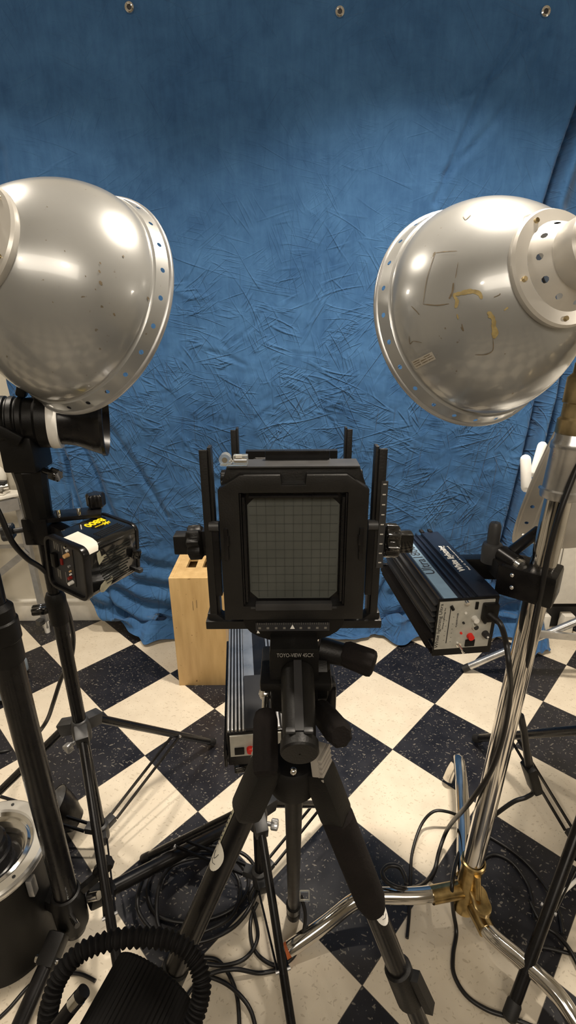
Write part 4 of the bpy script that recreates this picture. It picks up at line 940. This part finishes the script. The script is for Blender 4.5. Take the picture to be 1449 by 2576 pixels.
for nm, f in feet.items():
    p0 = tops[nm]; hd2 = (f-p0); hd2.z = 0; hd2.normalize(); d = (f-p0).normalized(); Ln = (f-p0).length
    xx, yy, zz = basis(d)
    k1 = .93 if nm == 'rear' else .36
    lg = MB().tube([p0+d*.02, p0+d*Ln*k1], .0142 if nm == 'left' else .0130, 24).build('leg', 'black' if nm == 'rear' else 'blackm', t)
    MB().tube([p0+d*Ln*(k1-.05), p0+d*(Ln-.02)], .0108, 20).build('lower_leg', 'blackm', lg)
    MB().bar(p0-d*.012, p0+d*.062, .033, .031).build('shoulder', 'black', lg, bevel=.008)
    if nm != 'rear':
        s = -1 if nm == 'left' else 1
        ml = MB(); n_ = Vector((d.y, -d.x, 0)).normalized(); up_ = n_.cross(d).normalized(); up_ = up_ if up_.z > 0 else -up_
        base = p0+up_*.014-d*.030-Vector((s*.004, 0, 0))+(Vector((-.003, .012, -.010)) if s < 0 else Vector((0, 0, 0)))
        ml.bar(base-d*.004+up_*.001, base+d*.037-up_*.010, .026, .010, up=up_)
        for k in range(6): ml.bar(base+d*(k*.0066)-up_*(.0018*k)+up_*.007-n_*.0135, base+d*(k*.0066)-up_*(.0018*k)+up_*.007+n_*.0135, .0042, .0055, up=up_)
        ml.build('leg_angle_lock', 'lockgrey', lg, bevel=.0012, label='grey ridged leg lock')
    lv = p0+d*Ln*(k1-.025)
    m = MB(); m.tube([lv-d*.03, lv-d*.028, lv+d*.022, lv+d*.03], [.0145, .0172, .0172, .012], 20); m.bar(lv+hd2*.022-d*.03, lv+hd2*.026+d*.02, .014, .010); m.build('lever_lock', 'black', lg)
    MB().tube([f-d*.05, f-d*.045, f-d*.004, f], [.0135, .0165, .017, .012], 18).build('foot', 'rubber', lg)
    if nm == 'right': MB().tube([p0+d*.055, p0+d*.060, p0+d*(.180), p0+d*(.196)], [.016, .0195, .0188, .0145], 28).build('foam_cover', 'foam', lg)
    if nm in ('right', 'left'):
        cxp = {'right': (960, 2290), 'left': (545, 2150)}[nm]; bv = None
        c = on_mesh(lg, *cxp, off=.0007)
        if c is not None and nm == 'left':
            c2 = on_mesh(lg, 566, 2086, .0007)
            if c2 is not None:
                q0 = p0+d*((c2-p0).dot(d)); n2 = (c2-q0).normalized(); rr = (c2-q0).length; t2 = d.cross(n2)
                arc = lambda h, w: q0+d*h+rr*(n2*math.cos(w)+t2*math.sin(w))
                vs2 = [arc(h, w) for h in (-.030, .030) for w in (-.32, -.1, .1, .32)]
                ls = MB().add(vs2, [(k, k+1, k+5, k+4) for k in range(3)]).build('label_strip', 'torn', lg, smooth=60)
                for k in range(8): MB().tube([arc(-.024+.0062*k, -.15)+n2*.0003, arc(-.0215+.0062*k+.001*(k % 3), .15)+n2*.0003], .0009, 4).build('label_print', 'ink', ls)
        if c is not None:
            axp = p0+d*((c-p0).dot(d)); nn = (c-axp).normalized(); tt = d.cross(nn)
            b = MB(); pl_ = []
            for k in range(24):
                a = 2*PI*k/24; r1 = .0115; q = math.cos(a); pl_.append((r1*math.sin(a), (.018*q if q < 0 else .014*q)*1.15))
            vs_ = []
            for x, h in [(x*q, h*q) for q in (1, .75, .5, .25) for x, h in pl_]+[(0, 0)]:
                an = x/.0145; vs_.append(axp+d*(-h)+(c-axp).length*(nn*math.cos(an)+tt*math.sin(an)))
            b.add(vs_, [(r*24+k, r*24+(k+1) % 24, r*24+24+(k+1) % 24, r*24+24+k) for r in range(3) for k in range(24)]+[(72+k, 72+(k+1) % 24, 96) for k in range(24)]); st = b.build('sticker', 'tape' if nm == 'left' else 'whitep', lg, smooth=60)
            rr = (c-axp).length+.0003; pt = lambda h, w: axp+d*h+rr*(nn*math.cos(w)+tt*math.sin(w))
            MB().tube([pt(-.004, -.22), pt(.003, -.08), pt(.006, .05)], .00035, 5).tube([pt(.006, .05), pt(.002, .22), pt(-.002, .30)], .00035, 5).build('sticker_mark', 'ink', st)
            MB().tube([pt(.0095, -.30), pt(.0115, 0), pt(.0095, .30)], .0003, 5).build('sticker_mark', 'ink', st)
fr_ = feet['rear']; p0 = fr_+Vector((.016, -.03, .06))
MB().frame([(-.012, -.012), (.012, -.012), (.012, .012), (-.012, .012)], [(-.009, -.009), (.009, -.009), (.009, .009), (-.009, .009)], axis_m(V(766, 2252, 1.12), (0, -1, .4)), 0, .003).build('clear_clip', 'clear', t)
# ------------------------------------------------------------------ plywood box
bx, by, bz = -.456, 1.632, .5; BW, BD = .206, .285
t = thing('wooden_box', 'pale plywood box standing on end with two slots in its top, behind the view camera', 'box', (bx+BW/2, by+BD/2, 0))
th = .016
MB().box((bx+BW/2, by+th/2, bz/2), (BW, th, bz)).build('front_panel', 'wood', t, bevel=.0015)
MB().box((bx+BW/2, by+BD-th/2, bz/2), (BW, th, bz)).build('back_panel', 'wood', t, bevel=.0015)
for x in (bx+th/2, bx+BW-th/2): MB().box((x, by+BD/2, bz/2), (th, BD-2*th-.001, bz)).build('side_panel', 'wood', t, bevel=.001)
m = MB(); zt = bz-th/2-.001; xs = [(th, .050), (.088, .114), (.152, BW-th)]
for a, b in xs: m.box((bx+(a+b)/2, by+BD/2, zt), (b-a, BD-2*th-.001, th))
for a, b in ((.050, .088), (.114, .152)):
    m.box((bx+(a+b)/2, by+th+.038, zt), (b-a, .075, th)); m.box((bx+(a+b)/2, by+BD-th-.046, zt), (b-a, .09, th))
m.build('top_panel', 'wood', t, smooth=0)
for x, z0, z1 in ((.085, .36, .40), (.100, .37, .405)): MB().box((bx+x, by-.0003, (z0+z1)/2), (.0015, .0006, z1-z0)).build('scratch', 'gluedark', t)
# ------------------------------------------------------------------ folding table and gadgets, far left
zt = .717; c1, c2 = FL(53, 1240, zt), FL(-120, 1276, zt)
ed = (c1-c2); ed.z = 0; ed.normalize(); pe = Vector((-ed.y, ed.x, 0)); pe = pe if pe.x < 0 else -pe
t = thing('folding_table', 'white folding table with silver grey legs against the back wall at far left', 'table', c1.lerp(c2, .5)*1+Vector((0, 0, -zt)))
q = [c1+ed*.05, c2-ed*.2, c2-ed*.2+pe*.6, c1+ed*.05+pe*.6]
q = [p if p.y < WB-.03 else Vector((p.x, WB-.03, p.z)) for p in q]
MB().prism([(p.x, p.y) for p in q], Matrix.Translation((0, 0, 0)), zt-.012, zt).build('tabletop', 'white', t, bevel=.002)
MB().bar(c1-Vector((0, 0, .045))-ed*.02, c2-ed*.2-Vector((0, 0, .045))+pe*.01, .02, .05).build('apron', 'greym', t)
MB().bar(c1-Vector((0, 0, .045))-ed*.02, Vector(((c1-ed*.02+pe*.5).x, min((c1-ed*.02+pe*.5).y, WB-.06), zt-.045)), .02, .05).build('apron', 'greym', t)
c1.y = min(c1.y, WB-.06); lf = FL(120, 1590, .0); lt = Vector((lf.x-.01, lf.y-.0, zt-.05))
lf.y = min(lf.y, WB-.07); lt.y = lf.y
lg = MB().bar(lf+Vector((0, 0, .03)), lt, .024, .024).build('leg', 'greym', t)
MB().tube([lf, lf+Vector((0, 0, .06))], [.012, .014], 14).build('foot', 'whitep', lg)
MB().knob(lf+Vector((-.005, -.012, .075)), lf+Vector((-.015, -.04, .075)), .020, 4, .3).build('knob', 'dgrey', lg)
l2 = lf+pe*.42-ed*.02; l2.y = min(l2.y, WB-.07); MB().bar(l2, Vector((l2.x, l2.y, zt-.05)), .024, .024).build('leg', 'greym', t)
l3 = lf-ed*.42; MB().bar(l3, Vector((l3.x, l3.y, zt-.05)), .024, .024).build('leg', 'greym', t)
MB().bar(WY(72, 1372, lf.y), WY(-60, 1378, lf.y), .008, .016).build('brace', 'greym', t)
MB().bar(WY(66, 1388, lf.y-.02), WY(-60, 1490, lf.y-.02), .008, .03).build('brace', 'greym', t)
p = FL(8, 1243, zt)
g = thing('gadget', 'small chrome mechanical fitting on the white folding table at far left', 'fitting', p)
MB().box(p+Vector((-.02, .0, .012)), (.07, .05, .022)).build('base', 'chrome', g, bevel=.005)
MB().cyl(p+Vector((-.035, -.02, .03)), p+Vector((.022, .012, .034)), .013, n=20).build('barrel', 'bright', g)
MB().box(p+Vector((-.005, .005, .052)), (.05, .03, .014)).build('clip', 'dgrey', g, bevel=.004)
p2 = FL(-10, 1232, zt)
MB().sphere(p2+Vector((-.0, .03, .055)), .04, 20, (1, .8, 1.3)).build('paper_roll', 'white', None); o_ = COL.objects[-1] if False else bpy.data.objects['paper_roll']
tag(o_, 'crumpled white wad beside the chrome fitting on the folding table', 'paper')
# white cabinet, far right
x0 = WY(1387, 1450, 1.98).x
t = thing('cabinet', 'plain white cabinet with toe kick behind the stands at the far right', 'cabinet', (x0+.4, 2.05, 0))
ct = WY(1400, 1180, 1.98).z
MB().box((x0+.40, 2.05, (ct+.11)/2+.0), (.80, .14, ct-.11)).build('body', 'white', t, bevel=.003)
o_ = [c for c in t.children][0]; o_.location.z = .055
MB().box((x0+.41, 2.075, .055), (.74, .06, .11)).build('toe_kick', 'ink', t)
MB().box((x0+.125, 1.995, .05), (.05, .045, .10)).build('leg', 'white', t, bevel=.002); MB().box((x0+.02, 1.995, .05), (.03, .045, .10)).build('leg', 'white', t, bevel=.002)
MB().box((x0+.028, 1.979, ct*.55), (.003, .003, ct*.6)).build('seam', 'greyink', t)
# bit of blue cloth on the floor at right
b = MB(); vs_ = []; n = 14
ctr = [FL(1330, 1600, .0), FL(1372, 1600, .0), FL(1384, 1644, .0), FL(1342, 1658, .0)]
for i in range(n+1):
    for j in range(n+1):
        u, v = i/n, j/n; p = (ctr[0]*(1-u)+ctr[1]*u)*(1-v)+(ctr[3]*(1-u)+ctr[2]*u)*v
        z = .012+.07*(1-v)**1.4*math.sin(PI*min(1, u*.9+.08))+.018*abs(math.sin(u*7+v*3)); vs_.append(p+Vector((0, 0, z)))
cb2 = b.add(vs_, [(i*(n+1)+j, (i+1)*(n+1)+j, (i+1)*(n+1)+j+1, i*(n+1)+j+1) for i in range(n) for j in range(n)]).build('cloth_corner', 'cloth', bd, smooth=180)
# ------------------------------------------------------------------ strobe with silver ring on the floor, left
rc = FL(-36, 2142, .30); A = axis_m((rc.x, rc.y, 0), (0, 0, 1))
t = thing('strobe_head', 'black drum-shaped lamp with bright silver ring standing on the floor at lower left', 'strobe', (rc.x, rc.y, 0))
MB().lathe([(.001, .0), (.098, .0), (.104, .006), (.104, .02), (.101, .03), (.103, .16), (.106, .27), (.111, .288)], A, 56).build('housing', 'black', t, smooth=40)
rg_ = MB().lathe([(.108, .284), (.123, .286), (.125, .292), (.124, .302), (.119, .306), (.098, .304), (.094, .299)], A, 64).build('ring', 'ringw', t, smooth=30)
MB().lathe([(.094, .300), (.088, .294), (.082, .297), (.074, .293), (.060, .262), (.048, .255)], A, 64).build('inner_dish', 'bright', t, smooth=40)
MB().lathe([(.050, .250), (.050, .262), (.046, .264), (.046, .280), (.049, .282), (.049, .296), (.044, .298), (.044, .325), (.040, .33), (.001, .33)], A, 40).build('socket', 'blackm', t)
for k in range(6):
    a = 2*PI*k/6+.5; p = A @ Vector((.109*math.cos(a), .109*math.sin(a), .304)); MB().cyl(p, p+Vector((0, 0, .0022)), .0035, n=10).build('screw', 'dgrey', rg_)
p = A @ Vector((.112*math.cos(-.3), .112*math.sin(-.3), .24)); MB().box(p, (.014, .018, .05)).build('latch', 'greym', t, bevel=.003)
# small reflector tilted on the floor behind the thick stand
pc = FL(160, 2050, .075); ax_ = Vector((-.60, -.12, .62)).normalized()
t = thing('reflector', 'small black reflector bowl with grey inside, on the floor behind the thick stand', 'reflector', (pc.x, pc.y, 0))
MB().lathe([(.018, -.045), (.03, -.043), (.036, -.03), (.048, -.01), (.058, .015), (.064, .04), (.066, .041), (.066, .044)], axis_m(pc, ax_), 40).build('shell', 'blackm', t)
MB().lathe([(.064, .0435), (.060, .035), (.055, .015), (.045, -.01), (.032, -.028), (.001, -.03)], axis_m(pc, ax_), 40).build('lining', 'greym', t)
# finned black head with thick coiled cord, bottom left, on its own little stand below the frame
a, b = V(392, 2462, .515), V(318, 2612, .476); d = (b-a).normalized()
t = thing('lamp_head', 'black finned lamp head with thick coiled cord at the bottom left', 'lamp head', (b.x, b.y, b.z))
n = 56; vs_ = []; xx, yy, zz_ = basis(d); prof = [(.93, 0), (.98, .001), (1., .003), (1., .14), (.95, .147), (.7, .15)]
for i, (k, h) in enumerate(prof):
    for j in range(n*2):
        an = 2*PI*j/(n*2); r = .0465*k*(1-(.05 if j % 2 else 0)); vs_.append(a+d*h+(xx*math.cos(an)+yy*math.sin(an))*r)
m = n*2; hb = MB().add(vs_, [(i*m+j, i*m+(j+1) % m, (i+1)*m+(j+1) % m, (i+1)*m+j) for i in range(len(prof)-1) for j in range(m)]+[tuple(range(m)), tuple(range(5*m, 6*m))]).build('finned_housing', 'black2', t, smooth=15)
pts = [(118, 2580, 0.4650), (124, 2535, 0.4650), (148, 2460, 0.4728), (200, 2398, 0.4805), (278, 2366, 0.4883), (365, 2358, 0.4883), (440, 2370, 0.4844), (488, 2410, 0.4805), (508, 2470, 0.4728), (498, 2535, 0.4650), (474, 2600, 0.4572)]
P = spline([V(x, y, z) for x, y, z in pts], 26); rs = [.0082*(1+.17*math.cos(2*PI*k/5.2)) for k in range(len(P))]
MB().tube(P, rs, 14).build('coiled_cord', 'black2', t)
MB().tube([V(130, 2600, .445), V(212, 2492, .452)], .0064, 16).build('handle', 'blackm', t); MB().tube([V(182, 2530, .4495), V(200, 2508, .451)], .0068, 16).build('handle_ring', 'bright', t)
mp_ = a+d*.10; MB().cyl(mp_-Vector((0, 0, .04)), mp_-Vector((0, 0, .11)), .012, n=18).build('mount', 'black', t)
stand('light_stand', 'black light stand below the finned lamp head at the bottom edge', mp_.x, mp_.y, .36, .30, 250, .085, .6, secs=((.36, .50, .0135), (.50, mp_.z-.10, .011)))
# grey equipment case peeking in at the left edge
p = FL(14, 1775, 0)
t = thing('equipment_case', 'blue grey case with dark base just entering at the left edge', 'case', (p.x-.15, p.y+.1, 0))
MB().box((p.x-.15, p.y+.1, .05), (.30, .2, .06)).build('shell', 'case', t, bevel=.01); MB().box((p.x-.15, p.y+.1, .011), (.29, .19, .022)).build('base', 'black', t, bevel=.004)
# ------------------------------------------------------------------ cables
def cable(name, label, pts, r, group=None, closed=False, k=8, cat='cable'):
    P = spline([Vector(p) for p in pts], k, closed)
    o = MB().tube(P, r, 10, closed=closed).build(name, 'cord', None, smooth=80); return tag(o, label, cat, group)
up = lambda px, py, z: FL(px, py, z)
plugw = LBu(.03, -.018, .012)
pc_ = cable('power_cord', 'thick black power cord from the long strobe plug, looping beside the chrome base', [LBu(.040, -.014, .030), LBu(.047, -.035, .024), LBu(.058, -.045, -.01), V(1281, 1680, .86), V(1283, 1750, .92), V(1266, 1850, .98), V(1232, 1945, 1.03), V(1180, 2020, 1.10), FL(1128, 2082, .09), FL(1105, 2140, .03), FL(1092, 2190, .008), FL(1062, 2226, .035), FL(1015, 2236, .13), FL(975, 2220, .138), FL(962, 2195, .137), FL(978, 2178, .135), FL(1005, 2182, .135), FL(1020, 2210, .136), FL(1022, 2224, .136)], .0052)
MB().tube([LBu(.034, -.01, .033), LBu(.0455, -.03, .026)], [.009, .0055], 14).build('plug', 'black', pc_)
cable('cord', 'thin black cord arching from the chrome pole down under the bent leg', [FL(1182, 2076, .02), FL(1160, 2056, .04), FL(1125, 2042, .06), FL(1090, 2042, .06), FL(1060, 2075, .03), FL(1038, 2140, .012), FL(1033, 2200, .006), FL(1030, 2290, .005), FL(1024, 2360, .005)], .0042)
sw = cable('switch_cord', 'black lamp cord with inline switch hanging beside the chrome pole', [V(1470, 1130, .80), V(1436, 1215, .81), V(1405, 1300, .82), V(1378, 1400, .84), V(1362, 1490, .86), V(1345, 1570, .90), V(1330, 1650, .93), V(1312, 1720, .97), V(1305, 1770, 1.0), V(1308, 1808, 1.02), V(1322, 1865, 1.05), V(1335, 1915, 1.07), V(1343, 1985, 1.10), V(1325, 2005, 1.11), V(1290, 2018, 1.12), V(1235, 2058, 1.15), FL(1180, 2105, .12), FL(1150, 2160, .13), FL(1137, 2230, .135), FL(1140, 2290, .05), FL(1148, 2345, .006), FL(1140, 2400, .005), FL(1142, 2450, .005), FL(1172, 2503, .005), FL(1225, 2540, .005), FL(1290, 2562, .005), FL(1380, 2600, .005)], .0048)
a, b = V(1328, 1926, 1.07), V(1347, 1985, 1.10)
sb = MB(); sb.bar(a, b, .036, .022); sbo = sb.build('inline_switch', 'black', sw, bevel=.006)
d = (b-a).normalized(); f_ = (EYE-a.lerp(b, .35)).normalized()
MB().bar(a.lerp(b, .25)+f_*.011, a.lerp(b, .45)+f_*.011, .008, .006).build('rocker', 'grey', sbo)
MB().tube([V(1309, 1800, 1.02), V(1318, 1840, 1.04), V(1329, 1925, 1.07)], .0075, 12).build('strain_relief', 'cord', sw)
cable('power_cord', 'black cord drooping from the left edge behind the thin stand', [V(-30, 1235, .93), V(2, 1300, .95), V(30, 1362, .97), V(68, 1405, 1.0), V(105, 1430, 1.04), V(140, 1470, 1.08), V(168, 1530, 1.12), V(184, 1600, 1.18), V(178, 1660, 1.22), V(155, 1705, 1.26), V(135, 1765, 1.30), V(120, 1808, 1.36), V(98, 1842, 1.42), FL(70, 1875, .005), FL(10, 1890, .005), FL(-40, 1895, .005)], .0056)
pile = [[(380, 2280), (372, 2230), (395, 2185), (450, 2150), (520, 2140), (590, 2160), (625, 2210), (610, 2262), (560, 2300), (480, 2320), (410, 2310)],
        [(400, 2330), (398, 2240), (430, 2180), (500, 2158), (570, 2172), (604, 2230), (586, 2300), (520, 2340), (450, 2356)],
        [(352, 2300), (350, 2240), (384, 2170), (455, 2130), (540, 2128), (615, 2150), (648, 2200), (640, 2260), (590, 2330), (500, 2370), (410, 2360)]]
for q, lp in enumerate(pile):
    cable('coiled_cable', ('innermost ring of black cable coiled on the floor left of the tripod', 'middle ring of black cable coiled on the floor left of the tripod', 'widest ring of black cable coiled on the floor left of the tripod')[(1, 0, 2)[q]], [FL(x, y, .007+.012*q+.004*math.sin(k*2.1)) for k, (x, y) in enumerate(lp)], .0048, 'cable coiled on the floor', closed=True)
cable('cable', 'loose black cable looping down past the rear tripod leg', [FL(648, 2270, .02), FL(630, 2320, .006), FL(640, 2390, .006), FL(690, 2428, .008), FL(735, 2410, .02), FL(762, 2350, .05), FL(768, 2300, .08), FL(757, 2255, .12)], .0045)
cable('cable', 'black cable wandering across the cream tile to the bottom edge', [FL(520, 2425, .014), FL(570, 2428, .014), FL(620, 2408, .014), FL(648, 2360, .014), FL(640, 2300, .014), FL(628, 2260, .02), FL(640, 2230, .03)], .0045)
cable('cable', 'black cable curling from the coiled cord to the bottom edge', [FL(505, 2410, .006), FL(545, 2415, .006), FL(575, 2450, .006), FL(597, 2510, .006), FL(603, 2600, .006)], .0045)
cable('cable', 'black cable running right of the coiled cord off the bottom edge', [FL(505, 2450, .014), FL(560, 2470, .014), FL(600, 2500, .02), FL(632, 2545, .014), FL(650, 2620, .014)], .0045)
cable('cable', 'long black cable bowing from the finned lamp head toward the tripod', [FL(470, 2505, .005), FL(490, 2480, .005), FL(530, 2450, .020), FL(590, 2438, .026), FL(650, 2448, .006), FL(700, 2440, .006)], .0045)
cable('cable', 'thin dark cable at the lower left corner', [FL(-30, 2585, .004), FL(20, 2540, .004), FL(80, 2475, .004), FL(140, 2452, .004), FL(200, 2450, .004), FL(240, 2468, .004)], .004)
cable('cable', 'hair-thin cord hanging straight down from the lower collar of the thin stand', [FL(258, 2085, .06), FL(259, 2150, .02), FL(260, 2205, .004), FL(263, 2265, .004)], .0011)
cable('cable', 'cable loop on the black tile right of the chrome base', [FL(1290, 2390, .005), FL(1250, 2340, .005), FL(1215, 2270, .005), FL(1204, 2200, .005), FL(1218, 2160, .005), FL(1250, 2150, .005), FL(1290, 2172, .005), FL(1325, 2220, .005), FL(1338, 2262, .005), FL(1344, 2310, .006)], .0044)
cable('cable', 'cable crossing behind the near leg of the right-hand black stand', [FL(1215, 2096, .005), FL(1260, 2122, .005), FL(1310, 2158, .005), FL(1350, 2200, .005), FL(1385, 2250, .014), FL(1405, 2290, .006), FL(1415, 2350, .005)], .0044)
cable('cable', 'cable bending off the right edge near the bottom', [FL(1335, 2270, .014), FL(1362, 2322, .014), FL(1400, 2350, .014), FL(1430, 2385, .014), FL(1455, 2430, .014), FL(1480, 2490, .01)], .005)
cable('cable', 'straight stretch of cable reaching the right edge low down', [FL(1330, 2380, .004), FL(1380, 2386, .004), FL(1450, 2402, .004), FL(1490, 2406, .004)], .0042)
sk = MB().tube([FL(1398, 2262, .03), FL(1470, 2196, .06)], .0045, 10).build('rod', 'whitep', None); tag(sk, 'short pale rod on the floor at the right edge', 'rod')
# ------------------------------------------------------------------ light
def area(name, loc, target, size, power, col=(1, .89, .75), shape='RECTANGLE', sy=None, spread=180):
    l = bpy.data.lights.new(name, 'AREA'); l.spread = math.radians(spread); l.energy = power; l.color = col; l.shape = shape; l.size = size; l.size_y = sy or size
    o = bpy.data.objects.new(name, l); COL.objects.link(o); o.location = loc
    o.rotation_euler = (Vector(target)-Vector(loc)).to_track_quat('-Z', 'Y').to_euler(); return o
area('overhead_light', (.48, 1.2, 2.65), (.46, 1.05, 0), .30, 33, sy=.13, spread=122)
area('overhead_light', (-.95, 1.27, 2.55), (-.85, 1.2, 0), .09, 12, spread=122)
area('overhead_light', (.42, -1.0, 2.5), (.2, 1.2, .4), .08, 5)
area('overhead_light', (-.85, -1.15, 2.5), (-.2, 1.4, .5), .07, 3)
area('overhead_light', (0, -1.9, 3.1), (0, 1.8, .5), 2.6, 52, sy=1.5, spread=150)  # broad soft fill added behind the camera, not an actual ceiling fixture
area('wall_lamp', (-2.35, 1.32, 2.35), (.4, 1.2, .9), .13, 5)
area('wall_lamp', (2.3, .3, 1.75), (-.4, 1.2, 1.1), .16, 5)
w = bpy.data.worlds.new('world'); SC.world = w; w.use_nodes = True
w.node_tree.nodes['Background'].inputs[0].default_value = (1, .88, .72, 1); w.node_tree.nodes['Background'].inputs[1].default_value = .05
SC.view_settings.view_transform = 'Standard'; SC.view_settings.exposure = .02
SC.cycles.use_denoising = True; SC.cycles.max_bounces = 8
